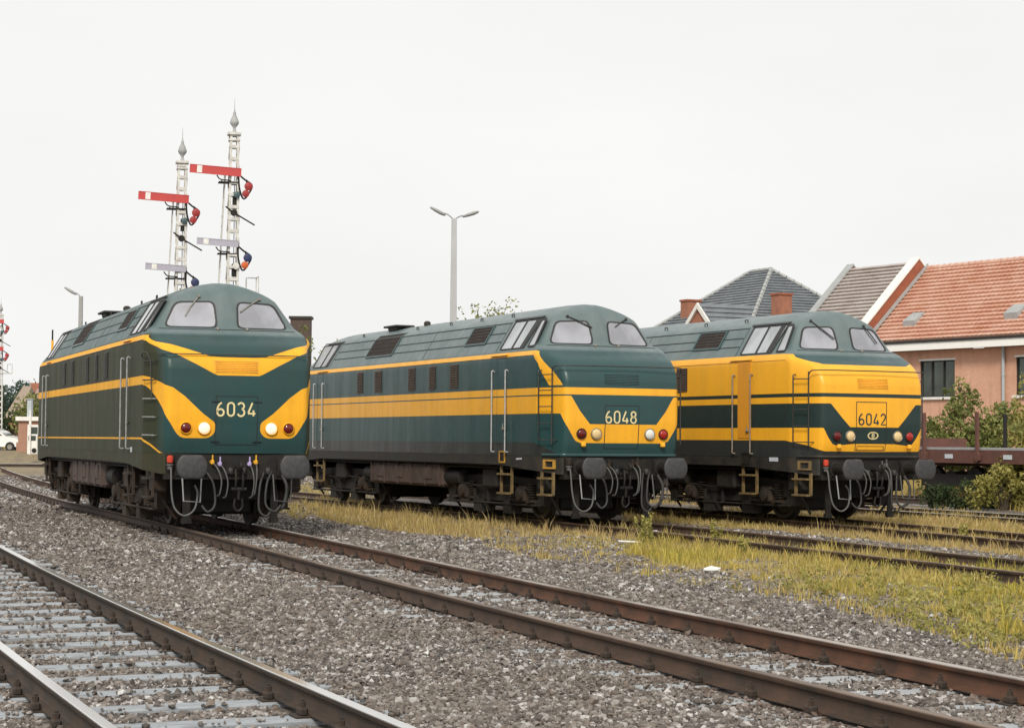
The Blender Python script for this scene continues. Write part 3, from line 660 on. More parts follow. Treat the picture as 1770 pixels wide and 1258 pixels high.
        for s in (-1, 1):
            def ld(mb, s=s):
                x0, y0, x1, y1 = s * 1.515, 1.16, s * 1.40, .80
                zb = 1.56
                mb.tube(bez([(s * 1.44, 1.18, 2.92), (x0, y0, 2.90), (x0, y0, 2.78), (x0, y0, 2.2), (x0, y0, zb)], 5), .014, 6)
                mb.tube([(x1, y1, 2.97), (x1, y1, zb - .05)], .014, 6)
                for z in (2.83, 2.53, 2.22, 1.9, zb + .02): mb.tube([(x0, y0, z), (x1, y1, z)], .011, 6)
                for z in (zb + .02,): mb.tube([(x1, y1, z), (s * 1.25, .78, z)], .011, 6)
            part(('ld', s), 'nose_ladder', R, ld, M['dark_pipe'], 60)
        def fh(mb): mb.tube(bez([(-1.40, .80, 2.9), (-1.38, .74, 2.985), (-1.30, .62, 2.995), (-1.1, .53, 2.998), (0, .50, 3.0), (1.1, .53, 2.998), (1.30, .62, 2.995), (1.38, .74, 2.985), (1.40, .80, 2.9)], 6), .012, 6)
        part('fh', 'front_handrail', R, fh, M['dark_pipe'], 60)
    # ---- nose: grille, door panel, lamps, number
    gq = [(-.435, 2.862), (.36, 2.862), (.345, 2.655), (.33, 2.64), (-.40, 2.64), (-.43, 2.66)] if A else [(-.50, 2.88), (.41, 2.88), (.36, 2.62), (-.43, 2.62)]
    def ng(mb):
        plate(mb, gq, fr, -.004, .005)
        zs = np.linspace(2.665, 2.845, 7)
        for z in zs: plate(mb, [(-.40, z - .006), (.33, z - .006), (.33, z + .006), (-.40, z + .006)], fr, .005, .016)
        for x in np.linspace(-.40, .33, 19): plate(mb, [(x - .004, 2.65), (x + .004, 2.65), (x + .004, 2.85), (x - .004, 2.85)], fr, .005, .012)
    part(('ng', style), 'nose_grille', R, ng, {'swoosh': M['yellow_part'], 'stripe': M['teal_part'], 'yellow': M['yellow_part']}[style])
    z1 = 2.25 if not C else 2.385; z0 = 1.43
    def pn(mb):
        xa, xb = {'swoosh': (-.385, .335), 'stripe': (-.40, .33), 'yellow': (-.445, .285)}[style]; q = [(xa, z0), (xb, z0), (xb, z1), (xa, z1)]; line(mb, q + q[:1], .013)
        if A:
            for z in (2.16, 1.48):
                for x in (-.385, .335): plate(mb, [(x - .07, z - .008), (x + .07, z - .008), (x + .07, z + .008), (x - .07, z + .008)], fr, 0, .02)
    part(('pn', style), 'nose_door', R, pn, M['seam'])
    for s in (-1, 1):
        for nm, x, r_, mt in (('headlight', .578, .098, 'lens_lit' if A else 'lens_cream' if C or s < 0 else 'lens_clear'), ('tail_light', .885, .088, 'lens_red' if (s < 0 or A) else 'lens_red_bright')):
            x *= s
            def lamp(mb, x=x, r_=r_): mb.lathe([(r_, .0), (r_, -.012), (r_ * .8, -.03), (r_ * .4, -.042), (.004, -.046)], (x, front_y(x, 1.705) - .012, 1.705), 'y', 24)
            o = part((nm, s, style), nm, R, lamp, M[mt], 60)
            def lr(mb, x=x, r_=r_): mb.lathe([(r_ * 1.0, .03), (r_ * 1.22, .03), (r_ * 1.2, -.012), (r_ * 1.08, -.03), (r_ * 1.0, -.02)], (x, front_y(x, 1.705) - .004, 1.705), 'y', 24, False)
            part((nm, 'rim', s, style), 'lamp_rim', o, lr, (M['yellow_part'] if A else M['chrome'] if nm == 'headlight' else M['rubber']), 40)
    if not A:
        for x in (-.86, .86):
            def br(mb, x=x): mb.cbox((x, .53, 1.50), (.09, .08, .09), .02)
            part(('br', x), 'lamp_bracket', R, br, M['yellow_part'])
    mb = MB()
    for st_, zz in ((.034, 1.905),): glyphs(mb, number, -.375 if A else -.395, zz if not C else 1.925, .245 if not C else .238, .135, .043, .03 if A else .028, front_y, .008)
    mb.build('number', M['cream'] if not C else M['dark_number'], R)
    if C:
        mb = MB(); ov = [(-.035 + .13 * math.cos(a), 1.72 + .078 * math.sin(a)) for a in np.linspace(0, 2 * math.pi, 28, endpoint=False)]
        ov2 = [(-.035 + .105 * math.cos(a), 1.72 + .058 * math.sin(a)) for a in np.linspace(0, 2 * math.pi, 28, endpoint=False)]
        rim(mb, ov2, ov, fr, -.002, .008); glyphs(mb, 'B', -.068, 1.675, .09, .068, 0, .016, front_y, .008)
        mb.build('oval_emblem', M['cream'], R)
        def nl(mb): line(mb, [(-.40, 1.425), (.24, 1.425), (.24, 1.51), (-.40, 1.51), (-.40, 1.425)], .010)
        part('nl', 'coupling_hatch', R, nl, M['seam'])
    if B or C:
        def lip(mb):
            P = [(float(a), float(b)) for a, b in ringz(1.28)]; i1 = next(i for i, u in enumerate(REFU) if u > 1.9)
            pts = [(-a, b) for a, b in P[:i1]][::-1] + P[1:i1]; mb.tube([(a * 1.008, b - .01, 1.30) for a, b in pts], .028, 6)
        part(('lip', style), 'nose_lip', R, lip, M['frame'] if C else M['teal_part'], 60)
    def pl(mb): plate(mb, [(1.75, 1.19), (2.05, 1.19), (2.05, 1.27), (1.75, 1.27)] if C else [(2.0, 1.20), (2.25, 1.19), (2.25, 1.22), (2.0, 1.23)] if B else [(2.4, 1.28), (2.55, 1.28), (2.55, 1.37), (2.4, 1.37)], sl if A else (lambda a, b, o: (-1.468 - o, a, b)), -.002, .006)
    part(('pl', style), 'data_plate', R, pl, M['pale_plate'])
    return R
make_loco('swoosh', '6034', (-4.46, 31.849, .02), .365213, 'dark green diesel locomotive with curving yellow moustache and number 6034 on its nose, headlights lit')
make_loco('stripe', '6048', (2.372, 36.022, -.01), .430317, 'teal green diesel locomotive with double yellow stripe and number 6048, in the middle')
make_loco('yellow', '6042', (7.4534, 37.337, -.012), .462927, 'mostly yellow diesel locomotive with dark bands and number 6042, nearest the brick building')
# ================================================================== tracks and ground
def dense(pts, step=.25):
    P = np.array(bez([(x, y, 0) for x, y in pts], 24))[:, :2]; d = np.r_[0, np.cumsum(np.linalg.norm(np.diff(P, axis=0), axis=1))]
    s = np.arange(0, d[-1], step); return np.c_[np.interp(s, d, P[:, 0]), np.interp(s, d, P[:, 1])]
def poly_track(f, y0, y1, n=40): return [(f(y), y) for y in np.linspace(y0, y1, n)]
fN = lambda y: .00136619 * y * y - .450789 * y + 3.170053
fA0 = lambda y: -5.01872e-05 * y ** 3 + .00410565 * y * y - .472516 * y + 8.061109
def fA(y): return fA0(y) if y < 46 else fA0(46) - .362 * (y - 46) + .0006 * (y - 46) ** 2
TR = {'N': dense(poly_track(fN, 7, 60)), 'A': dense(poly_track(fA, 7, 104, 70)),
      'B': dense([(9.4, 17.5), (7.95, 21.4), (6.45, 25.4), (5.42, 28.0), (3.75, 32.5), (2.30, 36.05), (.72, 39.62), (-3.05, 47.84), (-8.6, 60.0), (-13.6, 71)]),
      'C': dense([(13.0, 21), (11.6, 24.5), (10.15, 28.4), (8.75, 32.5), (7.2, 36.9), (5.67, 40.9), (1.64, 48.97), (-3.9, 60.5)]),
      'D': dense([(18.3, 24.6), (14.6, 33.2), (11.1, 41.3), (8.75, 46.8), (5.0, 55), (.2, 65.5)]),
      'E': dense([(24, 28.3), (20.6, 36), (17.1, 43.9), (14.75, 49.4), (11.0, 57.7), (6.2, 68)]),
      'F': dense([(-12, 92.3), (-20, 92.5), (-30, 92.9), (-42, 93.5)])}
def lateral(T, X, Y):                     # distance of points from a track's centre line and the station along it
    from numpy import inf
    best = np.full(X.shape, 1e9); stn = np.zeros(X.shape); P = T[::2]
    for i in range(len(P) - 1):
        a, b = P[i], P[i + 1]; e = b - a; l2 = e @ e; t = np.clip(((X - a[0]) * e[0] + (Y - a[1]) * e[1]) / l2, 0, 1)
        d = np.hypot(X - a[0] - t * e[0], Y - a[1] - t * e[1]); m = d < best; best[m] = d[m]; stn[m] = (i + t[m]) * .5
    return best, stn
def smooth(a, b, x): t = np.clip((x - a) / (b - a), 0, 1); return t * t * (3 - 2 * t)
def lumps(X, Y):
    return .012 * np.sin(X * 2.1 + .7 * Y) * np.sin(Y * 1.7 - .4 * X) + .01 * np.sin(X * .63 + 1.3) * np.sin(Y * .81 + .2) + .006 * np.sin(X * 5.3 + Y * 3.1) * np.sin(Y * 4.7 - X * 2.2)
def gheight(X, Y):
    X = np.asarray(X, float); Y = np.asarray(Y, float)
    z = np.full(X.shape, -.185) + lumps(X, Y)
    dA, _ = lateral(TR['A'], X, Y); dN, _ = lateral(TR['N'], X, Y)
    z = z + .004 * (1 - smooth(1.2, 2.2, dA)) - .015 * (1 - smooth(1.1, 2.0, dN))
    z = z + .90 * smooth(84, 107, Y) * (1 - smooth(-2, 12, X)) * smooth(2.2, 5, dA) + .5 * smooth(62, 80, Y) * smooth(8, 16, X)
    return z
def nonuni(lo, hi, fine_lo, fine_hi, st, grow=1.22):
    c = list(np.arange(fine_lo, fine_hi + 1e-6, st)); s = st
    a = [c[0]]
    while a[-1] > lo: s *= grow; a.append(a[-1] - s)
    s = st; b = [c[-1]]
    while b[-1] < hi: s *= grow; b.append(b[-1] + s)
    return np.array(a[:0:-1] + c + b[1:])
# ---- grass zones, outlined on the ground
def zone(pix): return np.array([gp(u, v) for u, v in pix])
def inside(P, X, Y):
    r = np.zeros(X.shape, bool); n = len(P)
    for i in range(n):
        (x0, y0), (x1, y1) = P[i], P[(i + 1) % n]
        c = ((y0 > Y) != (y1 > Y)) & (X < (x1 - x0) * (Y - y0) / (y1 - y0 + 1e-12) + x0); r ^= c
    return r
ZG = zone([(1085, 955), (1110, 922), (1300, 938), (1480, 955), (1650, 970), (1770, 980), (2150, 1026), (2150, 1225), (1720, 1092), (1640, 1066), (1540, 1045), (1400, 1020), (1250, 992), (1150, 980)])
ZDRY = zone([(520, 872), (560, 862), (640, 868), (760, 882), (880, 897), (1000, 908), (1100, 912), (1100, 935), (980, 928), (860, 930), (740, 926), (640, 914), (560, 898)])
ZMID = zone([(1080, 902), (1200, 908), (1400, 925), (1600, 944), (2150, 1008), (2150, 962), (1560, 893), (1440, 884), (1200, 880), (1080, 884)])
ZBACK = zone([(1560, 840), (2150, 815), (2150, 905), (1770, 885), (1640, 872), (1540, 862)])
ZD2 = zone([(1500, 893), (2150, 978), (2150, 938), (1600, 885), (1520, 880)])
ZSP = zone([(760, 925), (1100, 935), (1110, 965), (1180, 985), (1400, 1020), (1560, 1045), (2150, 1232), (2150, 1290), (1600, 1095), (1400, 1045), (1150, 1005), (900, 960)])
ZBC = zone([(560, 846), (900, 860), (1300, 878), (1500, 885), (1500, 868), (1200, 855), (800, 838)])
ZLEFT = zone([(-20, 786), (75, 788), (80, 815), (30, 803), (-20, 796)])
ZBEH = zone([(480, 866), (530, 835), (600, 850), (700, 868), (560, 880), (520, 900), (480, 885)])
gx = nonuni(-2500, 2500, -16, 22, .25); gy = nonuni(-60, 4500, 5, 62, .25)
GX, GY = np.meshgrid(gx, gy); GZ = gheight(GX, GY)
far = np.maximum(np.abs(GX) - 22, 0) + np.maximum(GY - 62, 0)
soil = np.zeros(GX.shape)
for Z, a in ((ZG, 1), (ZDRY, .8), (ZMID, .9), (ZBACK, 1), (ZD2, .7), (ZSP, .35), (ZBEH, .5), (ZLEFT, .8), (ZBC, .8)): soil = np.maximum(soil, a * inside(Z, GX, GY))
for _ in range(3): soil[1:-1, 1:-1] = (soil[:-2, 1:-1] + soil[2:, 1:-1] + soil[1:-1, :-2] + soil[1:-1, 2:] + soil[1:-1, 1:-1]) / 5
soil = np.maximum(soil, smooth(4, 40, far) * .85)
k = N('stony_ground'); pos = k.co()
gr = k.noise(pos, 26, 3, .6); g2 = k.noise(pos, 2.0, 5, .6); vor = k.n('TexVoronoi'); k.l(pos, vor.inputs['Vector']); vor.inputs['Scale'].default_value = 22
vc = k.n('RGBToBW'); k.l(vor.outputs['Color'], vc.inputs[0])
stone = k.ramp(vc.outputs[0], [(0, (.04, .033, .028)), (.35, (.10, .085, .075)), (.7, (.17, .15, .14)), (1, (.28, .265, .25))])
stone = k.mix(k.range(g2, .35, .7, 0, .5), stone, (.14, .11, .085))
straw = k.mix(gr, (.20, .15, .08), (.38, .31, .18)); straw = k.mix(k.range(g2, .3, .62, 0, .7), straw, (.14, .115, .085))
s_ = k.math('ADD', k.attr('soil'), k.math('MULTIPLY', k.math('SUBTRACT', g2, .5), .7)); s_ = k.range(s_, .25, .7)
k.bump(vor.outputs['Distance'], -.02, .8)
M['ground'] = k.set(k.mix(s_, stone, straw), .85)
ny, nx = GX.shape; idx = np.arange(ny * nx).reshape(ny, nx)
F = np.stack([idx[:-1, :-1], idx[:-1, 1:], idx[1:, 1:], idx[1:, :-1]], -1).reshape(-1, 4)
me = big_mesh('ground', np.stack([GX, GY, GZ], -1).reshape(-1, 3), F, M['ground'], {'soil': soil.ravel()}, True)
props(link('ground', me), kind='structure')

# ---- rails, sleepers and fastenings
k = N('wet_grey_sleeper'); ob = k.co(); gn = k.noise(k.map(ob, (1.2, 9, 9)), 5, 5, .65)
k.bump(gn, .006); M['sleeper'] = k.set(k.ramp(gn, [(.25, (.15, .16, .168)), (.5, (.28, .305, .33)), (.75, (.39, .42, .45))]), .5)
k = N('buried_sleeper'); ob = k.co(); gn = k.noise(k.map(ob, (1.5, 7, 7)), 5, 5, .65)
M['sleeper_old'] = k.set(k.ramp(gn, [(.25, (.17, .17, .17)), (.5, (.32, .335, .35)), (.75, (.43, .45, .465))]), .6)
def rail_mat(name, head, side, side2, hr, hm):
    k = N(name); ob = k.co(); sx = k.n('SeparateXYZ'); k.l(k.co('Object'), sx.inputs[0]); z = sx.outputs[2]
    nz = k.noise(ob, 3.2, 6, .65); n2 = k.noise(ob, .7, 3); hd = k.range(z, -.012, -.006)
    c = k.mix(k.range(nz, .35, .7), side, side2); h2 = k.mix(k.range(n2, .45, .62, 0, .7), head, tuple(x * .6 for x in side2)) if hm < .9 else head
    k.set(k.mix(hd, c, h2), k.mix(hd, (.75, .75, .75), (hr, hr, hr)), k.math('MULTIPLY', hd, hm)); return k.m
M['rail_shiny'] = rail_mat('shiny_worn_rail', (.80, .79, .77), (.026, .019, .013), (.065, .038, .022), .16, .95)
M['rail_rust'] = rail_mat('rusty_rail', (.55, .50, .45), (.050, .025, .014), (.125, .052, .025), .30, .8)
M['rail_dull'] = rail_mat('dull_brown_rail', (.20, .14, .10), (.036, .024, .016), (.085, .046, .027), .45, .5)
M['clip'] = worn('rusty_rail_chair', (.028, .020, .015), (.07, .042, .026), .8, sc=14, amt=.8)
RAILP = [(-.036, -.004), (-.032, 0), (.032, 0), (.036, -.004), (.036, -.032), (.030, -.042), (.010, -.052), (.009, -.125), (.018, -.137), (.068, -.146), (.070, -.156), (-.070, -.156), (-.068, -.146), (-.018, -.137), (-.009, -.125), (-.010, -.052), (-.030, -.042), (-.036, -.032)]
def tangents(T): t = np.gradient(T, axis=0); return t / np.linalg.norm(t, axis=1)[:, None]
def make_rail(T, off, mat, parent):
    t = tangents(T); nrm = np.c_[t[:, 1], -t[:, 0]]; n = len(RAILP); vs = []
    for p, q in zip(T, nrm):
        for a, b in RAILP: vs.append((p[0] + q[0] * (off + a), p[1] + q[1] * (off + a), b))
    fs = [(i * n + j, i * n + (j + 1) % n, (i + 1) * n + (j + 1) % n, (i + 1) * n + j) for i in range(len(T) - 1) for j in range(n)]
    mb = MB(); mb.add(vs, fs); return mb.build('rail', mat, parent, 40)
def sleeper_mesh(mat, w_=.25, seed=0):
    rr = random.Random(seed); mb = MB(); mb.cbox((0, 0, -.235), (2.6, w_, .13), .015); return mb.mesh('sleeper', mat)
def chair_mesh():
    mb = MB(); mb.box((0, 0, -.164), (.32, .16, .014))
    for s in (-1, 1):
        mb.cbox((s * .098, 0, -.135), (.055, .10, .055), .012); mb.lathe([(.022, 0), (.022, .03), (.012, .034), (.012, .05)], (s * .098, 0, -.108), 'z', 6)
    return mb.mesh('rail_chair', M['clip'])
SL_N = [sleeper_mesh(M['sleeper'], .21, i) for i in range(3)]; SL_A = [sleeper_mesh(M['sleeper_old'], .24, i) for i in range(3)]; CH = chair_mesh()
SLP = {}
def make_track(key, label, rails, sl, ranges, spacing=.6, chairs=True, z=0):
    T = TR[key]; root = thing('railway_track', label, 'railway track', (0, 0, z), 0, 'railway tracks of the station yard')
    make_rail(T, -.7535, rails[0], root); make_rail(T, .7535, rails[1], root)
    t = tangents(T); d = np.arange(len(T)) * .25; SLP[key] = []
    for s in np.arange(.3, d[-1] - .3, spacing):
        x, y = np.interp(s, d, T[:, 0]), np.interp(s, d, T[:, 1])
        if not any(a <= y <= b for a, b in ranges): continue
        a = math.atan2(np.interp(s, d, t[:, 1]), np.interp(s, d, t[:, 0])) - math.pi / 2 + random.uniform(-.012, .012)
        o = link('sleeper', random.choice(sl), root); o.location = (x, y, random.uniform(-.004, .004)); o.rotation_euler = (0, 0, a); SLP[key].append((x, y, a))
        if chairs:
            for q in (-.7535, .7535): c = link('rail_chair', CH, o); c.location = (q, 0, 0)
    return root
make_track('N', 'nearest railway track, its wide grey sleepers bare between shiny rails', (M['rail_shiny'], M['rail_shiny']), SL_N, [(8, 33)], .79)
tA = make_track('A', 'curving railway track under the lit moustached locomotive, rusty rails in ballast', (M['rail_dull'], M['rail_rust']), SL_A, [(8, 36), (47, 76)], .8)
make_track('B', 'railway track half buried in yellow grass under the teal striped locomotive', (M['rail_dull'], M['rail_dull']), SL_A, [(18, 37)], .65, False, -.02)
make_track('C', 'railway track in dry grass under the mostly yellow locomotive', (M['rail_dull'], M['rail_dull']), SL_A, [(22, 38)], .65, False, -.02)
make_track('D', 'empty railway track with pale rail tops beyond the yellow locomotive', (M['rail_shiny'], M['rail_shiny']), SL_A, [(30, 50)], .65, False)
make_track('E', 'overgrown railway track beneath the flat wagon', (M['rail_dull'], M['rail_dull']), SL_A, [(40, 56)], .65, False)
make_track('F', 'far railway track crossing in front of the white car', (M['rail_shiny'], M['rail_shiny']), SL_A, [], .7, False, .25)
# a joint on the rusty track: fishplate with bolts
mb = MB(); T = TR['A']; i = int(np.argmin(abs(T[:, 1] - 24.2))); t = tangents(T)[i]; nn = np.array([t[1], -t[0]])
R3 = Matrix(((nn[0], t[0], 0), (nn[1], t[1], 0), (0, 0, 1)))
c = T[i] + nn * .7535
for s in (-1, 1):
    mb.box((c[0] + nn[0] * s * .025, c[1] + nn[1] * s * .025, -.09), (.022, .62, .075), ax=R3)
    for q in (-.22, -.08, .08, .22): mb.box((c[0] + nn[0] * s * .045 + t[0] * q, c[1] + nn[1] * s * .045 + t[1] * q, -.09), (.03, .035, .035), ax=R3)
mb.build('fishplate', M['clip'], tA)

# ---- crushed stone: loose stones over the ballast
def ico():
    p = (1 + 5 ** .5) / 2; V = np.array([(-1, p, 0), (1, p, 0), (-1, -p, 0), (1, -p, 0), (0, -1, p), (0, 1, p), (0, -1, -p), (0, 1, -p), (p, 0, -1), (p, 0, 1), (-p, 0, -1), (-p, 0, 1)]) / 1.9
    Fc = np.array([(0, 11, 5), (0, 5, 1), (0, 1, 7), (0, 7, 10), (0, 10, 11), (1, 5, 9), (5, 11, 4), (11, 10, 2), (10, 7, 6), (7, 1, 8), (3, 9, 4), (3, 4, 2), (3, 2, 6), (3, 6, 8), (3, 8, 9), (4, 9, 5), (2, 4, 11), (6, 2, 10), (8, 6, 7), (9, 8, 1)]); return V, Fc
def octa():
    return np.array([(1, 0, 0), (-1, 0, 0), (0, 1, 0), (0, -1, 0), (0, 0, 1), (0, 0, -1)], float), np.array([(0, 2, 4), (2, 1, 4), (1, 3, 4), (3, 0, 4), (2, 0, 5), (1, 2, 5), (3, 1, 5), (0, 3, 5)])
def rot_mats(n):
    q = RNG.normal(size=(n, 4)); q /= np.linalg.norm(q, axis=1)[:, None]; w_, x, y, z = q.T
    return np.stack([np.stack([1 - 2 * (y * y + z * z), 2 * (x * y - z * w_), 2 * (x * z + y * w_)], -1), np.stack([2 * (x * y + z * w_), 1 - 2 * (x * x + z * z), 2 * (y * z - x * w_)], -1), np.stack([2 * (x * z - y * w_), 2 * (y * z + x * w_), 1 - 2 * (x * x + y * y)], -1)], 1)
def stones(y0, y1, dens, size, base, xm=99):
    n = int(dens * (.29 * (y1 * y1 - y0 * y0) + 3.2 * (y1 - y0))); y = np.sqrt(RNG.uniform(y0 * y0, y1 * y1, n)); x = RNG.uniform(-1, 1, n) * (.29 * y + 1.6)
    keep = x < xm; g = np.zeros(n)
    for Z, a in ((ZG, .9), (ZDRY, .8), (ZMID, .9), (ZD2, .9), (ZBACK, .95), (ZSP, .3), (ZBEH, .6)): g = np.maximum(g, a * inside(Z, x, y))
    keep &= RNG.uniform(size=n) > g
    sc = np.clip(RNG.lognormal(math.log(size), .38, n), size * .45, size * 2.2)
    z = gheight(x, y) + sc * .25
    for key in 'NABC':
        d, st = lateral(TR[key], x, y); keep &= ~(abs(d - .7535) < (.085 if key in 'NA' else .06))
        keep &= ~((abs(d - .7535) < .14) & (RNG.uniform(size=n) < .55))
        if key in 'NA':
            for sx, sy, a in SLP[key]:
                m = (abs(x - sx) < 1.6) & (abs(y - sy) < 1.6)
                if not m.any(): continue
                lx = (x - sx) * math.cos(a) + (y - sy) * math.sin(a); ly = -(x - sx) * math.sin(a) + (y - sy) * math.cos(a)
                on = m & (abs(lx) < 1.32) & (abs(ly) < .13)
                p = .985 if key == 'N' else .88
                p = np.where(abs(ly) > (.09 if key == 'N' else .095), p - .35, p); keep &= ~(on & (RNG.uniform(size=n) < np.where(abs(lx) > .9, p - .25, p)))
                z = np.where(on, np.maximum(z, -.168 + sc * .3), z)
    x, y, z, sc = x[keep], y[keep], z[keep], sc[keep]; n = len(x); V0, F0 = base; kv = len(V0)
    V = V0[None] * RNG.uniform(.62, 1.3, (n, kv, 1)) * RNG.uniform(.6, 1.25, (n, 1, 3)) * np.array([1, 1, .75]) * sc[:, None, None]
    V = np.einsum('nij,nkj->nki', rot_mats(n), V); V[:, :, 2] *= .8; V += np.stack([x, y, z], -1)[:, None]
    F_ = (F0[None] + (np.arange(n) * kv)[:, None, None]).reshape(-1, 3); dA, _ = lateral(TR['A'], x, y); dN, _ = lateral(TR['N'], x, y); rs = np.maximum(np.exp(-(abs(dA - .7535) / .30) ** 2), .6 * np.exp(-(abs(dN - .7535) / .22) ** 2)) * RNG.uniform(.3, 1, n)
    return V.reshape(-1, 3), F_, np.repeat(RNG.uniform(size=n), kv), np.repeat(rs, kv)
k = N('crushed_stone'); rn = k.attr('rnd'); nz = k.noise(k.co(), 30, 3)
c = k.ramp(rn, [(0, (.030, .026, .024)), (.28, (.085, .074, .067)), (.5, (.195, .177, .163)), (.65, (.16, .122, .095)), (.85, (.34, .322, .308)), (1, (.60, .59, .58))])
c = k.mix(k.range(k.noise(k.co(), .55, 4, .6), .38, .62, 0, .45), c, (.15, .12, .095)); c = k.mix(k.math('MULTIPLY', k.attr('rust'), .75), c, (.12, .062, .036)); M['stone'] = k.set(k.mix(k.range(nz, .4, .7, 0, .4), c, (.12, .10, .085)), .62)
for args in ((8.2, 13, 1150, .0172, ico()), (13, 17, 1000, .018, octa()), (17, 25, 620, .0215, octa()), (25, 42, 260, .027, octa()), (42, 84, 40, .045, octa(), -4)):
    V, F_, rn, rs = stones(*args); props(link('gravel', big_mesh('gravel', V, F_, M['stone'], {'rnd': rn, 'rust': rs})), kind='stuff')

# ---- grass: blades
k = N('grass_blade'); rn = k.attr('rnd'); gn = k.attr('grn')
dry = k.ramp(rn, [(0, (.26, .18, .07)), (.4, (.48, .36, .15)), (.8, (.62, .50, .27)), (1, (.36, .20, .08))]); grn = k.ramp(rn, [(0, (.17, .18, .03)), (.5, (.42, .38, .055)), (1, (.66, .49, .09))])
k.set(k.mix(gn, dry, grn), .7, 0, .25); tr = k.n('BsdfTranslucent'); k.l(k.mix(gn, dry, grn), tr.inputs[0]); ms = k.n('MixShader'); ms.inputs[0].default_value = .3
k.l(k.p.outputs[0], ms.inputs[1]); k.l(tr.outputs[0], ms.inputs[2]); k.l(ms.outputs[0], k.out.inputs[0]); M['blade'] = k.m
def blades(x, y, h, wd, grn):
    n = len(x); z = gheight(x, y) - .01; a = RNG.uniform(0, 2 * math.pi, n); l = RNG.uniform(.1, .6, n) * h; la = RNG.uniform(0, 2 * math.pi, n)
    dx, dy = np.cos(a) * wd / 2, np.sin(a) * wd / 2; lx, ly = np.cos(la) * l, np.sin(la) * l
    P = np.stack([np.stack([x - dx, y - dy, z], -1), np.stack([x + dx, y + dy, z], -1), np.stack([x + lx * .35 - dx * .8, y + ly * .35 - dy * .8, z + h * .58], -1), np.stack([x + lx * .35 + dx * .8, y + ly * .35 + dy * .8, z + h * .58], -1), np.stack([x + lx, y + ly, z + h * .97], -1)], 1)
    f = np.array([(0, 1, 3), (0, 3, 2), (2, 3, 4)]); F_ = (f[None] + (np.arange(n) * 5)[:, None, None]).reshape(-1, 3)
    return P.reshape(-1, 3), F_, np.repeat(RNG.uniform(size=n), 5), np.repeat(grn, 5)
def clump(x, y, s=.9, o=0): return .5 + .5 * np.sin(x * 2.3 * s + 1.7 * np.sin(y * 1.3 * s + o) + o) * np.sin(y * 2.0 * s + 1.4 * np.sin(x * 1.1 * s))
def grass_zone(Z, dens, h0, h1, gr0, gr1, thresh=.0, wd=(.008, .016), tuft=6):
    lo, hi = Z.min(0), Z.max(0); n = int(dens * (hi - lo).prod() / tuft); cx = RNG.uniform(lo[0], hi[0], n); cy = RNG.uniform(lo[1], hi[1], n)
    m = inside(Z, cx, cy) & (abs(cx) < .29 * cy + 2) & (clump(cx, cy) > thresh * RNG.uniform(.6, 1.4, n)); cx, cy = cx[m], cy[m]; th = RNG.uniform(.6, 1.15, len(cx))
    x = np.repeat(cx, tuft) + RNG.normal(0, .045, len(cx) * tuft); y = np.repeat(cy, tuft) + RNG.normal(0, .045, len(cx) * tuft)
    h = np.repeat(th * (.65 + .5 * clump(cx, cy, .6, 2)), tuft) * RNG.uniform(h0, h1, len(x)); g = np.clip(gr0 + (gr1 - gr0) * np.repeat(clump(cx, cy, .45, 4), tuft) + RNG.normal(0, .15, len(x)), 0, 1)
    return blades(x, y, h, RNG.uniform(*wd, len(x)), g)
def join(parts):
    V = []; F_ = []; a = []; b = []; o = 0
    for v, f, r, g in parts: V.append(v); F_.append(f + o); a.append(r); b.append(g); o += len(v)
    return np.concatenate(V), np.concatenate(F_), np.concatenate(a), np.concatenate(b)
V, F_, rn, gn = join([grass_zone(ZG, 560, .05, .19, .30, .85, .40), grass_zone(ZG, 60, .16, .34, .3, .9, .45), grass_zone(ZG, 120, .03, .08, .0, .4, .0), grass_zone(ZSP, 330, .04, .13, .1, .7, .55), grass_zone(ZSP, 30, .12, .3, .1, .5, .55)])
props(link('meadow_grass', big_mesh('meadow_grass', V, F_, M['blade'], {'rnd': rn, 'grn': gn})), kind='stuff')
V, F_, rn, gn = join([grass_zone(ZDRY, 330, .05, .20, .0, .35, .32), grass_zone(ZDRY, 22, .22, .42, .0, .3, .3), grass_zone(ZMID, 26, .20, .36, 0, .3, .4), grass_zone(ZMID, 480, .05, .16, .0, .35, .12), grass_zone(ZD2, 260, .08, .28, 0, .4, .2, (.012, .02)), grass_zone(ZBEH, 110, .06, .2, .1, .7, .4), grass_zone(ZBC, 130, .08, .24, .0, .4, .25, (.012, .02)), grass_zone(ZBACK, 230, .15, .50, .0, .6, .0, (.014, .026)), grass_zone(ZLEFT, 30, .15, .35, .0, .4, .3, (.03, .05))])
props(link('dry_grass', big_mesh('dry_grass', V, F_, M['blade'], {'rnd': rn, 'grn': gn})), kind='stuff')

# ---- leafy things
def leaf_mat(name, dark, mid, light):
    k = N(name); rn = k.attr('rnd'); c = k.ramp(rn, [(0, dark), (.5, mid), (1, light)]); k.set(c, .55, 0, .3)
    tr = k.n('BsdfTranslucent'); k.l(c, tr.inputs[0]); ms = k.n('MixShader'); ms.inputs[0].default_value = .3; k.l(k.p.outputs[0], ms.inputs[1]); k.l(tr.outputs[0], ms.inputs[2]); k.l(ms.outputs[0], k.out.inputs[0]); return k.m
M['leaf'] = leaf_mat('bush_leaf', (.08, .105, .03), (.19, .215, .06), (.38, .37, .13))
M['leaf_dark'] = leaf_mat('dark_leaf', (.022, .038, .016), (.045, .07, .026), (.09, .12, .045))  # deeper greens for the hedge and low shrubs
M['leaf_far'] = leaf_mat('hazed_far_leaf', (.035, .065, .05), (.06, .10, .075), (.10, .145, .105))  # bluish haze of distance put into the leaf colour
M['leaf_yel'] = leaf_mat('yellowing_leaf', (.13, .13, .03), (.31, .29, .075), (.52, .45, .17))
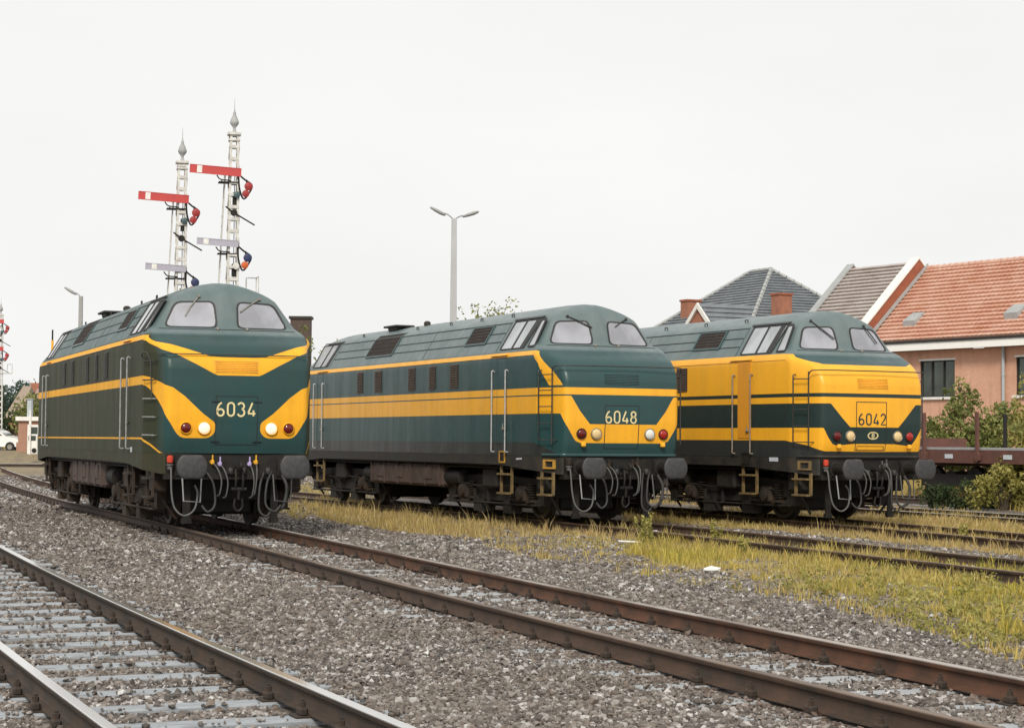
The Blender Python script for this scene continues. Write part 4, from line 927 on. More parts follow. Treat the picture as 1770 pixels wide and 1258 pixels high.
M['bark'] = worn('grey_brown_bark', (.10, .075, .05), (.05, .038, .028), .85, sc=12, amt=.8)
def leaves(C, r, size, n):                # C: cluster centres, r radii
    j = RNG.integers(0, len(C), n); d = RNG.normal(size=(n, 3)); d /= np.linalg.norm(d, axis=1)[:, None]; p = C[j] + d * (r[j] * RNG.uniform(.25, 1, n) ** .5)[:, None]
    R_ = rot_mats(n); s = size * RNG.uniform(.6, 1.4, n); q = np.array([(-1, 0, 0), (0, -.45, .08), (1, 0, 0), (0, .45, .08)])
    V = np.einsum('nij,kj->nki', R_, q) * s[:, None, None] * .5 + p[:, None]
    cl = RNG.uniform(0, 1, len(C)); a = np.clip(.55 * cl[j] + .45 * RNG.uniform(0, 1, n), 0, 1)
    return V.reshape(-1, 3), np.arange(n * 4).reshape(-1, 4), np.repeat(a, 4)
def plant(name, label, cat, base, blobs, leaf, n, mat, clusters=60, cr=.25, trunk=.05, group=None, stems=6, part_names=('trunk', 'crown')):
    """blobs: ellipsoids (x,y,z,rx,ry,rz) relative to the base; leaves hang in clusters through them, on stems from the base"""
    root = thing(name, label, cat, base, 0, group); B_ = np.array(blobs, float); wt = B_[:, 3] * B_[:, 4] * B_[:, 5]; j = RNG.choice(len(B_), clusters, p=wt / wt.sum())
    d = RNG.normal(size=(clusters, 3)); d /= np.linalg.norm(d, axis=1)[:, None]; C = B_[j, :3] + d * B_[j, 3:] * (RNG.uniform(.15, 1, clusters) ** .45)[:, None]; C[:, 2] = np.maximum(C[:, 2], .08)
    mb = MB()
    for i in range(min(stems, clusters)):
        e = C[i]; m_ = Vector((e[0] * .35 + RNG.normal(0, .04), e[1] * .35, e[2] * .55)); mb.tube(bez([(RNG.normal(0, .03), RNG.normal(0, .03), 0), m_, tuple(e)], 5), trunk, 6, trunk * .25)
    mb.build(part_names[0], M['bark'], root, 60, split=False)
    V, F_, rn = leaves(C, cr * RNG.uniform(.6, 1.3, clusters), leaf, n); link(part_names[1], big_mesh('crown', V, F_, mat, {'rnd': rn}), root); return root

# low yellow-leaved weeds creeping over the stones
xs, ys = [], []
while len(xs) < 130:
    u, v = RNG.uniform(1180, 1790), RNG.uniform(985, 1120); x, y = gp(u, v); 
    if (inside(ZSP, np.array([x]), np.array([y]))[0] or inside(ZG, np.array([x]), np.array([y]))[0]) and RNG.uniform() < .25 + .75 * (u - 1180) / 600: xs.append(x); ys.append(y)
xs, ys = np.array(xs), np.array(ys); C = np.stack([xs, ys, gheight(xs, ys) + .05], -1)
V, F_, rn = leaves(C, RNG.uniform(.06, .20, len(C)), .055, 5200); V[:, 2] = np.maximum(gheight(V[:, 0], V[:, 1]) + .02, V[:, 2])
props(link('low_weeds', big_mesh('low_weeds', V, F_, M['leaf_yel'], {'rnd': rn})), kind='stuff')
# ================================================================== buildings beyond the wagon
k = N('orange_brick'); ob = k.co(); br = k.n('TexBrick'); k.l(k.map(ob, (1, 1, 1), rot=(math.pi / 2, 0, math.radians(33))), br.inputs[0]); br.inputs['Scale'].default_value = 4.5
br.inputs['Color1'].default_value = (.68, .385, .275, 1); br.inputs['Color2'].default_value = (.62, .335, .235, 1); br.inputs['Mortar'].default_value = (.52, .38, .28, 1); br.inputs['Mortar Size'].default_value = .012
nz = k.noise(ob, .9, 5, .6); nst = k.noise(k.map(ob, (2.5, 2.5, .25)), 1.3, 5, .65); M['brick'] = k.set(k.mix(k.range(nst, .5, .75, 0, .45), k.mix(k.range(nz, .35, .7, 0, .5), br.outputs[0], (.47, .26, .165)), (.30, .17, .11)), .85)
M['brick_red'] = worn('dark_red_brick', (.33, .10, .05), (.22, .075, .045), .85, sc=3, amt=.8)
M['brick_far'] = worn('chimney_brick', (.36, .15, .09), (.22, .10, .07), .85, sc=4, amt=.8)
M['white'] = worn('white_paint_trim', (.78, .77, .74), (.55, .54, .51), .55, sc=3)
M['white_board'] = worn('white_eaves_board', (.90, .89, .86), (.80, .79, .76), .5, sc=2)
M['coping'] = worn('grey_coping', (.36, .37, .37), (.22, .23, .23), .7, sc=3)
M['zinc'] = worn('zinc_pipe', (.40, .44, .47), (.28, .31, .33), .45, sc=4)
def tile_mat(name, a, b, c, rough):
    k = N(name); ob = k.co(); n1 = k.noise(ob, 1.2, 5, .65); n2 = k.noise(ob, 9, 3); uvx = k.attr('row')
    col = k.mix(k.range(n1, .3, .7), a, b); col = k.mix(k.range(n2, .5, .75, 0, .6), col, c); return k.set(col, rough)
M['tile_red'] = tile_mat('red_pantiles', (.56, .29, .20), (.68, .47, .38), (.42, .16, .085), .34)
M['tile_brown'] = tile_mat('brown_pantiles', (.36, .31, .285), (.48, .44, .415), (.24, .18, .155), .38)
M['slate'] = tile_mat('grey_slates', (.115, .13, .145), (.19, .21, .225), (.075, .085, .095), .42)
def tiled(mb, e0, e1, r0, r1_, rows, cols, lift=.045, wave=.03):
    """roof slope as overlapping rows of rounded tiles: eaves e0-e1, ridge r0-r1"""
    e0, e1, r0, r1_ = map(Vector, (e0, e1, r0, r1_)); nrm = (e1 - e0).cross(r0 - e0).normalized()
    if nrm.z < 0: nrm = -nrm
    sub = 3; m = cols * sub
    for i in range(rows):
        a, b = i / rows, (i + 1) / rows; L0, L1 = e0.lerp(r0, a), e1.lerp(r1_, a); U0, U1 = e0.lerp(r0, b), e1.lerp(r1_, b); vs = []
        for j in range(m + 1):
            t = j / m; wv = wave * abs(math.sin(math.pi * j / sub)) if sub else 0
            lo = L0.lerp(L1, t); hi = U0.lerp(U1, t); vs += [lo + nrm * .0, lo + nrm * (lift + wv), hi + nrm * (wv * .6 + .004)]
        mb.add(vs, [q for j in range(m) for q in ((3 * j, 3 * j + 3, 3 * j + 4, 3 * j + 1), (3 * j + 1, 3 * j + 4, 3 * j + 5, 3 * j + 2))])
HB = math.radians(33); tb = Vector((-math.sin(HB), math.cos(HB), 0)); nb = Vector((math.cos(HB), math.sin(HB), 0))      # along the wall (away) / into the building
W0 = at(1770, 598, 70); W0.z = 0
zE = at(1770, 598, 70).z; GZB = .3
root = thing('brick_hall', 'long orange brick station building with red tiled roof and white eaves board', 'building', (W0.x, W0.y, GZB))
def bp(t, d, z): q = tb * t + nb * d; return (q.x, q.y, z - GZB)                       # t along the wall, d into it, z absolute
DR = 2.7; t_end = 0                                                                             # where the lower roof meets the taller gable
def wallslab(mb, t0, t1, d0, d1, z0, z1): mb.add([bp(t0, d0, z0), bp(t1, d0, z0), bp(t1, d1, z0), bp(t0, d1, z0), bp(t0, d0, z1), bp(t1, d0, z1), bp(t1, d1, z1), bp(t0, d1, z1)], [(0, 3, 2, 1), (4, 5, 6, 7), (0, 1, 5, 4), (1, 2, 6, 5), (2, 3, 7, 6), (3, 0, 4, 7)])
def tpx(u): r_ = (u - 885) / FPX; return (W0.x - r_ * W0.y) / (r_ * tb.y - tb.x)          # station on the wall seen in pixel column u
def zpx(u, v): t = tpx(u); return at(u, v, W0.y + tb.y * t).z
def tpd(u, d): r_ = (u - 885) / FPX; return (W0.x + nb.x * d - r_ * (W0.y + nb.y * d)) / (r_ * tb.y - tb.x)
t_end = tpd(1603, DR)
wa, wb = tpx(1651), tpx(1591); wz0, wz1 = zpx(1620, 686), zpx(1620, 623); w2 = tpx(1757)
mb = MB()
wallslab(mb, -14, w2 - 1.7, 0, 5.4, GZB, zE); wallslab(mb, w2 - 1.7, w2, 0, 5.4, GZB, wz0); wallslab(mb, w2 - 1.7, w2, 0, 5.4, wz1, zE); wallslab(mb, w2, wa, 0, 5.4, GZB, zE); wallslab(mb, wa, wb, 0, 5.4, GZB, wz0); wallslab(mb, wa, wb, 0, 5.4, wz1, zE); wallslab(mb, wb, t_end, 0, 5.4, GZB, zE)
wallslab(mb, w2 - 1.7, w2, .25, 5.3, wz0, wz1); wallslab(mb, wa, wb, .25, 5.3, wz0, wz1)
mb.build('wall', M['brick'], root, split=False)
for a, b in ((wa, wb), (w2 - 1.7, w2)):
    mb = MB(); wallslab(mb, a, b, .10, .13, wz0, wz1); wo = mb.build('window', M['glass_dark'], root)
    mb = MB()
    for t in (a, a + (b - a) / 3, a + 2 * (b - a) / 3, b - .04): wallslab(mb, t, t + .04, .04, .10, wz0, wz1)
    for z in (wz0, wz1 - .05): wallslab(mb, a + .04, b - .04, .05, .095, z, z + .05)
    mb.build('frame', M['rubber'], wo)
    mb = MB(); wallslab(mb, a - .12, b + .12, -.10, .12, wz0 - .10, wz0); mb.build('sill', M['white'], wo)
    mb = MB(); wallslab(mb, a - .05, b + .05, -.02, .10, wz1, wz1 + .07); mb.build('lintel', M['white'], wo)
mb = MB(); wallslab(mb, -14, t_end, -.55, -.45, zE + .0, zE + .30); mb.build('eaves_board', M['white_board'], root)
mb = MB(); wallslab(mb, -14, t_end, -.45, 0, zE + .02, zE + .05); mb.build('soffit', M['white'], root)
mb = MB(); wallslab(mb, -14, t_end, -.60, -.552, zE + .29, zE + .40); mb.build('gutter', M['rubber'], root)
# ridge height from the picture
td = tpx(1738); mb = MB(); q = bp(td, -.10, 0); mb.cyl((q[0], q[1], zE - GZB), (q[0], q[1], 0), .06, 12)
for z in (1.2, 2.6, 3.8): mb.lathe([(.075, 0), (.075, .06)], (q[0], q[1], z), 'z', 12)
mb.build('downpipe', M['zinc'], root, 40)
zR = at(1603, 466, W0.y + nb.y * DR + tb.y * t_end).z; eR = zE + .38
mb = MB(); tiled(mb, bp(-14, -.6, eR), bp(t_end, -.6, eR), bp(-14, DR, zR), bp(t_end, DR, zR), 19, 90, .095, .022)
tiled(mb, bp(-14, 6.0, eR), bp(t_end, 6.0, eR), bp(-14, DR, zR), bp(t_end, DR, zR), 20, 40, .06, .035)
mb.build('roof', M['tile_red'], root, split=False, recalc=False)
mb = MB(); a, b = Vector(bp(-14, DR, zR + .05)), Vector(bp(t_end, DR, zR + .05)); nR = 64
for i in range(nR): p, q = a.lerp(b, i / nR), a.lerp(b, (i + .94) / nR); mb.tube([p, q], .12, 8, .10)
mb.build('ridge_tiles', M['tile_red'], root, 50, split=False)
for u, v in ((1572, 566), (1748, 553)):                                  # two small metal roof vents
    d_ = min((q for q in np.arange(-.3, DR, .05)), key=lambda q: abs(at(u, v, W0.y + nb.y * q + tb.y * tpd(u, q)).z - (eR + (q + .6) / (DR + .6) * (zR - eR)))); t = tpd(u, d_) - .35; z = eR + (d_ + .6) / (DR + .6) * (zR - eR); mb = MB()
    mb.add([bp(t, d_, z - .02), bp(t + .66, d_, z - .02), bp(t + .66, d_ + .5, z + .42), bp(t, d_ + .5, z + .42), bp(t, d_ - .05, z + .27), bp(t + .66, d_ - .05, z + .27), bp(t + .66, d_ + .5, z + .62), bp(t, d_ + .5, z + .62)], [(0, 3, 2, 1), (4, 5, 6, 7), (0, 1, 5, 4), (1, 2, 6, 5), (2, 3, 7, 6), (3, 0, 4, 7)])
    mb.build('roof_vent', M['coping'], root)
# taller gabled part, its gable wall standing above the red roof
D2 = 2.25; g0 = t_end + .02; zR2 = at(1589, 448, W0.y + nb.y * D2 + tb.y * g0).z - .1; t2 = tpd(1466, D2); zE2 = zR2 - .98 * (D2 + .9); DB = 2 * D2 + .9
root2 = thing('gabled_hall', 'taller brick building with brown tiled roof and raised gable joined to the red roofed hall', 'building', (W0.x, W0.y, GZB))
mb = MB(); wallslab(mb, g0 + .5, t2, .3, DB - .6, GZB, zE2)
def gab(mb, t0, t1, up): 
    P = [(-.9, zE2 + up), (D2, zR2 + up), (DB, zE2 + up), (DB, GZB), (-.0, GZB), (0, zE2 - .3), (-.9, zE2 - .3)]
    n = len(P); mb.add([bp(t0, d, z) for d, z in P] + [bp(t1, d, z) for d, z in P], [tuple(range(n)), tuple(range(2 * n - 1, n - 1, -1))] + [(i, i + n, (i + 1) % n + n, (i + 1) % n) for i in range(n)])
mb.build('wall', M['brick_red'], root2, split=False)
for t0, t1 in ((g0, g0 + .4), (t2 - .3, t2)):
    mb = MB(); gab(mb, t0, t1, .10); mb.build('gable_wall', M['brick_red'], root2)
    mb = MB()
    for (da, za, db, zb) in ((-1.0, zE2 + .03, D2, zR2 + .105), (DB + .1, zE2 + .03, D2, zR2 + .105)):
        mb.add([bp(t, d, z + h) for t in (t0 - .05, t1 + .05) for d, z in ((da, za), (db, zb)) for h in (.0, .09)], [(0, 1, 3, 2), (4, 6, 7, 5), (0, 4, 5, 1), (2, 3, 7, 6), (1, 5, 7, 3), (0, 2, 6, 4)])
    mb.build('coping', M['white'] if t0 == g0 else M['coping'], root2, split=False)
mb = MB(); tiled(mb, bp(g0 + .4, -.9, zE2), bp(t2 - .3, -.9, zE2), bp(g0 + .4, D2, zR2), bp(t2 - .3, D2, zR2), 19, 36, .095, .022); tiled(mb, bp(g0 + .4, DB, zE2), bp(t2 - .3, DB, zE2), bp(g0 + .4, D2, zR2), bp(t2 - .3, D2, zR2), 20, 20, .06, .035)
mb.build('roof', M['tile_brown'], root2, split=False, recalc=False)
mb = MB(); mb.add([bp(t_end + .015 - h, d, z) for h in (0, .10) for d, z in ((-.7, eR + .06), (DR, zR + .10), (DR, zR + .24), (-.7, eR + .20))], [(0, 1, 2, 3), (7, 6, 5, 4), (0, 4, 5, 1), (1, 5, 6, 2), (2, 6, 7, 3), (3, 7, 4, 0)])
mb.build('lead_flashing', M['coping'], root2)

# grey hipped house
PH = math.radians(27); Rr = at(1333, 467, 96); dn = Vector((-math.cos(PH), -math.sin(PH), 0)); dt = Vector((-math.sin(PH), math.cos(PH), 0)); a_ = 4.6; drop = a_ * .80
root = thing('hipped_house', 'house with grey slate hipped roof and small white edged gable, seen above the yellow locomotive', 'house', (Rr.x, Rr.y, .4))
def hp(s, d, z): q = dt * s + dn * d; return (q.x, q.y, z - .4)
rl = 1.93; zr, ze = Rr.z, Rr.z - drop
c1, c2, c3, c4 = hp(-a_, a_, ze), hp(rl + a_, a_, ze), hp(rl + a_, -a_, ze), hp(-a_, -a_, ze); ra, rb = hp(0, 0, zr), hp(rl, 0, zr)
mb = MB()
def hipface(mb, e0, e1, r0, r1_, rows=24):
    e0, e1, r0, r1_ = map(Vector, (e0, e1, r0, r1_)); nrm = (e1 - e0).cross((r0 + r1_) / 2 - e0).normalized(); nrm = nrm if nrm.z > 0 else -nrm
    for i in range(rows):
        A_, B_ = e0.lerp(r0, i / rows), e1.lerp(r1_, i / rows); C_, D_ = e0.lerp(r0, (i + 1) / rows), e1.lerp(r1_, (i + 1) / rows)
        mb.add([A_, B_, A_ + nrm * .06, B_ + nrm * .06, D_ + nrm * .006, C_ + nrm * .006], [(0, 1, 3, 2), (2, 3, 4, 5)])
hipface(mb, c1, c2, ra, rb); hipface(mb, c4, c1, ra, ra); hipface(mb, c2, c3, rb, rb); hipface(mb, c3, c4, rb, ra)
mb.build('roof', M['slate'], root, split=False, recalc=False)
mb = MB()
for e, r_ in ((c1, ra), (c4, ra), (c2, rb), (c3, rb), (ra, rb)):
    e, r_ = Vector(e), Vector(r_); nn_ = max(4, int((r_ - e).length / .42))
    for i in range(nn_): mb.tube([e.lerp(r_, i / nn_) + Vector((0, 0, .05)), e.lerp(r_, (i + .9) / nn_) + Vector((0, 0, .05))], .12, 6, .10)
mb.build('hip_tiles', M['coping'], root, split=False)
mb = MB(); mb.prism([hp(-a_ + .5, a_ - .5, 0)[:2], hp(rl + a_ - .5, a_ - .5, 0)[:2], hp(rl + a_ - .5, -a_ + .5, 0)[:2], hp(-a_ + .5, -a_ + .5, 0)[:2]], 0, ze - .4, 'z'); mb.build('wall', M['brick_far'], root)
def chimney(u, Y, v, w_):
    p = at(u, v, Y); b = Vector((p.x - Rr.x, p.y - Rr.y, p.z - .4)); mb = MB(); mb.box((b.x, b.y, b.z - 1.2), (w_, w_ * .8, 2.4), PH); ch = mb.build('chimney', M['brick_far'], root)
    mb = MB(); mb.box((b.x, b.y, b.z + .03), (w_ + .10, w_ * .8 + .10, .10), PH); mb.build('chimney_cap', M['brick_red'], ch)
chimney(1351, 91.5, 510, .78); chimney(1194, 98, 521, .82)
# little gabled bay towards the tracks
ap = at(1208, 529, 91); gd = (Vector((ap.x, ap.y, 0)) - Vector((Rr.x, Rr.y, 0))); s0 = gd.dot(dt); d0 = gd.dot(dn); gz = ap.z; gw = 1.75
mb = MB(); mb.add([hp(s0 + q, d, z) for d in (d0 - 2.6, d0) for q, z in ((-gw, gz - 1.55), (0, gz), (gw, gz - 1.55), (gw, .4), (-gw, .4))], [(0, 1, 2, 3, 4), (9, 8, 7, 6, 5)] + [(i, i + 5, (i + 1) % 5 + 5, (i + 1) % 5) for i in range(5)]); bay = mb.build('gabled_bay', M['brick_far'], root)
mb = MB()
for s_ in (-1, 1): mb.add([hp(s0 + s_ * q, d, z) for d in (d0 + .02, d0 + .12) for q, z in ((0, gz + .16), (gw + .35, gz - 1.72), (gw + .35, gz - 2.0), (0, gz - .12))], [(0, 1, 2, 3), (7, 6, 5, 4), (0, 4, 5, 1), (1, 5, 6, 2), (2, 6, 7, 3), (3, 7, 4, 0)])
mb.build('barge_board', M['white'], bay, split=False)
mb = MB()
for s_ in (-1, 1): hipface(mb, hp(s0 + s_ * (gw + .35), d0 + .05, gz - 1.75), hp(s0 + s_ * (gw + .35), d0 - 4, gz - 1.75), hp(s0, d0 + .05, gz + .14), hp(s0, d0 - 4, gz + .14), 8)
mb.build('bay_roof', M['slate'], bay, split=False, recalc=False)

# ================================================================== flat wagon with stakes
te = tangents(TR['E']); iw = int(np.argmin(abs(TR['E'][:, 1] - 50.5))); hw = math.atan2(-te[iw][0], te[iw][1])
root = thing('flat_wagon', 'low brown flat wagon with upright stakes in front of the brick building', 'wagon', (TR['E'][iw][0], TR['E'][iw][1], 0), hw)
M['wagon'] = worn('dull_red_brown_wagon', (.13, .050, .038), (.075, .04, .03), .75, sc=3, amt=.8)
M['plank'] = worn('bleached_wagon_floor', (.34, .35, .37), (.2, .2, .2), .8, sc=5)
wl0, wl1 = -9.0, 5.2
mb = MB(); mb.bb(-1.32, 1.32, wl0, wl1, 1.40, 1.46); mb.build('deck', M['plank'], root)
mb = MB(); mb.bb(-1.36, -1.24, wl0, wl1, 1.04, 1.395); mb.bb(1.24, 1.36, wl0, wl1, 1.04, 1.395); mb.bb(-.3, .3, wl0, wl1, .95, 1.395)
for y in (wl0 + .1, wl1 - .1): mb.bb(-1.24, 1.24, y - .1, y + .1, 1.0, 1.395)
mb.build('sole_bar', M['wagon'], root)
mb = MB(); mb.bb(-1.3, 1.3, wl1 - .02, wl1 + .06, 1.46, 1.72); mb.build('end_board', M['wagon'], root)
for y in np.arange(wl0 + .8, wl1, 2.35):
    for x in (-1.40, 1.40):
        mb = MB(); mb.cbox((x, y, 1.75), (.085, .12, 1.35), .02); st_ = mb.build('stake', M['wagon'] if x < 0 and y > -1 else M['black'], root)
        mb = MB(); mb.cbox((x * .985, y, 1.22), (.13, .22, .22), .02); mb.build('stake_pocket', M['wagon'], st_)
for yb in (wl0 + 2.2, wl1 - 2.2):
    mb = MB(); mb.bb(-1.02, -.9, yb - 1.2, yb + 1.2, .38, .72); mb.bb(.9, 1.02, yb - 1.2, yb + 1.2, .38, .72); mb.bb(-.9, .9, yb - .2, yb + .2, .5, .8); bo = mb.build('bogie', M['black'], root)
    for dy in (-.9, .9):
        mb = MB()
        for s in (-1, 1): mb.lathe([(.1, s * .68), (.48, s * .68), (.46, s * .72), (.45, s * .80), (.1, s * .80)], (0, yb + dy, .46), 'x', 24, False)
        mb.cyl((-.8, yb + dy, .46), (.8, yb + dy, .46), .08, 8); mb.build('wheelset', M['black'], bo, 40)
mb = MB()
for x in (-.875, .875): mb.lathe([(.08, -.6), (.08, -.08), (.2, -.06), (.2, 0), (.01, .02)], (x, wl1 + .62, 1.06), 'y', 16)
mb.build('buffer', M['black'], root, 40)
mb = MB()
for x in (-1.374,): 
    for y in (-.2, 2.3): mb.bb(x - .008, x + .01, y, y + .34, 1.16, 1.28)
mb.build('data_plate', M['pale_plate'], root)

# ================================================================== semaphore signals
M['mast'] = worn('grey_white_lattice', (.66, .66, .63), (.34, .31, .28), .6, sc=6, amt=.75)
M['arm_red'] = worn('weathered_red_arm', (.52, .055, .05), (.36, .05, .05), .5, sc=5)
M['arm_white'] = worn('white_arm_band', (.80, .79, .75), None, .5)
M['arm_grey'] = worn('violet_grey_arm', (.40, .39, .46), (.30, .29, .35), .55, sc=5)
M['spec_red'] = worn('red_spectacle', (.36, .028, .028), (.16, .012, .012), .5, sc=8, amt=.8); M['spec_blue'] = worn('blue_spectacle', (.02, .03, .10), None, .5); M['spec_orange'] = worn('orange_spectacle', (.55, .11, .02), (.3, .05, .01), .5, sc=8); M['spec_teal'] = worn('blue_green_lamp_case', (.05, .09, .10), None, .5)
def make_signal(name, label, loc, H, rz, lower_z, upper_z, side_w=.27, lower='grey'):
    root = thing(name, label, 'semaphore signal', loc, rz, 'lattice semaphore signals')
    hw_ = side_w / 2; mb = MB()                                    # lattice mast: corner angles with bracing
    def hwz(z): return hw_ + (1 - z / H) * .10
    for sx in (-1, 1):
        for sy in (-1, 1):
            o_, i_ = (lambda z: hwz(z)), (lambda z: hwz(z) - .068)
            mb.add([(sx * f(z), sy * (hwz(z) + e), z) for z in (0, H) for f, e in ((o_, 0), (i_, 0), (i_, -.02), (o_, -.02))], [(0, 1, 5, 4), (1, 2, 6, 5), (2, 3, 7, 6), (3, 0, 4, 7)])
    zz = np.arange(0, H - .3, .36)
    for i, z in enumerate(zz):
        a, b = hwz(z), hwz(z + .36); f = 1 if i % 2 else -1
        for sy in (-1, 1): mb.box((0, sy * b, z + .36), (2 * b, .022, .09))
        for sx in (-1, 1): mb.tube([(sx * a, -f * a, z), (sx * b, f * b, z + .36)], .02, 4)
    mb.box((0, 0, H + .03), (side_w + .12, side_w + .12, .07)); mb.box((0, 0, H - .16), (side_w + .06, side_w + .06, .05))
    mb.build('lattice_mast', M['mast'], root, split=False)
    mb = MB(); mb.lathe([(.10, 0), (.06, .05), (.04, .12), (.05, .18), (.10, .24), (.135, .30), (.13, .35), (.09, .46), (.04, .56), (.05, .60), (.025, .64), (.010, .75), (.004, 1.05)], (0, 0, H + .06), 'z', 16); mb.build('finial', M['coping'], root, 50)
    mb = MB()                                                       # ladder leaning on the back
    for s in (-1, 1): mb.tube([(-.62, .55 + s * .16, 0), (-.24, .16 + s * .16, H - 1.0)], .016, 5)
    for z in np.arange(.3, H - 1.1, .3): f = z / (H - 1.0); x, y = -.62 + .38 * f, .55 - .39 * f; mb.tube([(x, y - .16, z), (x, y + .16, z)], .011, 4)
    mb.build('ladder', M['mast'], root)
    for z, kind in ((upper_z, 'red'), (lower_z, lower)):
        tilt = Matrix.Rotation(.05, 3, 'Y'); red = kind == 'red'; L_ = 1.52 if red else 1.22; x0 = .20 if red else .14; hh = .25 if red else .20
        def pt(a, b, c): q = tilt @ Vector((a - x0, b, c)); return (q.x + x0, q.y - hw_ - .09, q.z + z)
        def slab(mb, a0, a1, b0, b1, c0, c1): mb.add([pt(a0, b0, c0), pt(a1, b0, c0), pt(a1, b1, c0), pt(a0, b1, c0), pt(a0, b0, c1), pt(a1, b0, c1), pt(a1, b1, c1), pt(a0, b1, c1)], [(0, 3, 2, 1), (4, 5, 6, 7), (0, 1, 5, 4), (1, 2, 6, 5), (2, 3, 7, 6), (3, 0, 4, 7)])
        mb = MB(); slab(mb, x0 - L_, x0, -.015, .015, -hh / 2, hh / 2); slab(mb, x0 - L_, x0, -.024, -.015, hh / 2 - .02, hh / 2); slab(mb, x0 - L_, x0, -.024, -.015, -hh / 2, -hh / 2 + .02)
        arm = mb.build('signal_arm', M['arm_red' if red else 'arm_grey'], root, split=False)
        mb = MB(); b0 = x0 - L_ * (.86 if red else .84); slab(mb, b0, b0 + .15, -.026, -.0155, -hh / 2 + .021, hh / 2 - .021); mb.build('arm_band', M['arm_white'], arm)
        mb = MB(); mb.tube(bez([(-.1, -hw_ - .06, z - .24), (-.40, -hw_ - .06, z - .22), (-.52, -hw_ - .07, z - .10)], 4), .02, 5); mb.tube([(-.35, -hw_ - .02, z - .23), (-.35, .2, z - .23)], .016, 5); mb.bb(-.45, .16, -hw_ - .05, hw_ + .05, z - .30, z - .27); mb.build('bracket', M['black'], root, split=False)
        cols = ('spec_red', 'spec_red', 'spec_teal') if red else ('spec_blue', 'spec_orange', 'mast')
        for (x, dz, r_), mt in zip(((.42, -.40, .125), (.34, -.62, .11), (.08, -.66, .10)), cols):
            mb = MB(); mb.lathe([(.005, -.012), (r_ * .85, -.012), (r_, -.004), (r_, .02), (r_ * .8, .05)], (x, -hw_ - .10, z + dz), 'y', 18); sp_o = mb.build('spectacle_lens' if mt != 'spec_teal' and mt != 'mast' else 'signal_lamp', M[mt], root, 40)
        mb = MB(); mb.tube(bez([(.12, -hw_ - .07, z - .05), (.3, -hw_ - .08, z - .2), (.52, -hw_ - .08, z - .36), (.45, -hw_ - .08, z - .58), (.28, -hw_ - .08, z - .78), (.16, -hw_ - .07, z - .5), (.12, -hw_ - .07, z - .1)], 5), .028, 5); mb.tube([(.36, -hw_ - .08, z - .2), (.36, -hw_ - .08, z - .75)], .022, 5); mb.build('spectacle_frame', M['black'], root)
        mb = MB(); mb.bb(-.02, .12, -.12, .10, z - .95, z - .58); mb.build('lamp_case', M['black'], root)
        if red and z == upper_z or lower == 'red':
            mb = MB(); mb.tube([(-.25, -hw_ - .06, z - 1.02), (0, -hw_ - .06, z - 1.2), (.62, -hw_ - .06, z - 1.55)], .024, 6); mb.lathe([(.10, -.03), (.10, .03)], (0, -hw_ - .06, z - 1.2), 'y', 16); mb.build('balance_lever', M['black'], root, split=False)
    mb = MB(); mb.bb(-.3, .75, -.25, .35, lower_z - 1.55, lower_z - 1.51)
    for x, y in ((.75, -.25), (.75, .35), (.45, .35)): mb.tube([(x, y, lower_z - 1.53), (x, y, lower_z - .95)], .018, 5)
    mb.tube([(.45, .35, lower_z - .95), (.75, .35, lower_z - .95), (.75, -.25, lower_z - .95)], .018, 5); mb.build('service_platform', M['mast'], root, split=False)
    for x in (-.08, .05): mb = MB(); mb.tube([(x, hw_ + .05, 0), (x, hw_ + .05, upper_z)], .012, 5); mb.build('pull_rod', M['black'], root)
    return root
YL, YR = 58.0, 56.5
def sig(u, Y, vcap, vup, vlow, label, lower='grey'):
    p = at(u, vcap, Y); zb = -.2
    return make_signal('semaphore_signal', label, (p.x, Y, zb), p.z - zb, math.radians(14), at(u, vlow, Y).z - zb, at(u, vup, Y).z - zb, lower=lower)
sig(315, YL, 283, 346, 466, 'shorter white lattice semaphore signal with red arm, standing behind the lit locomotive')
sig(405, YR, 234, 300, 423, 'taller white lattice semaphore signal with red arm and orange lens, behind the lit locomotive')
sig(1.5, 120, 545, 556, 603, 'distant slim semaphore signal with red lenses standing beside the white car', 'red')

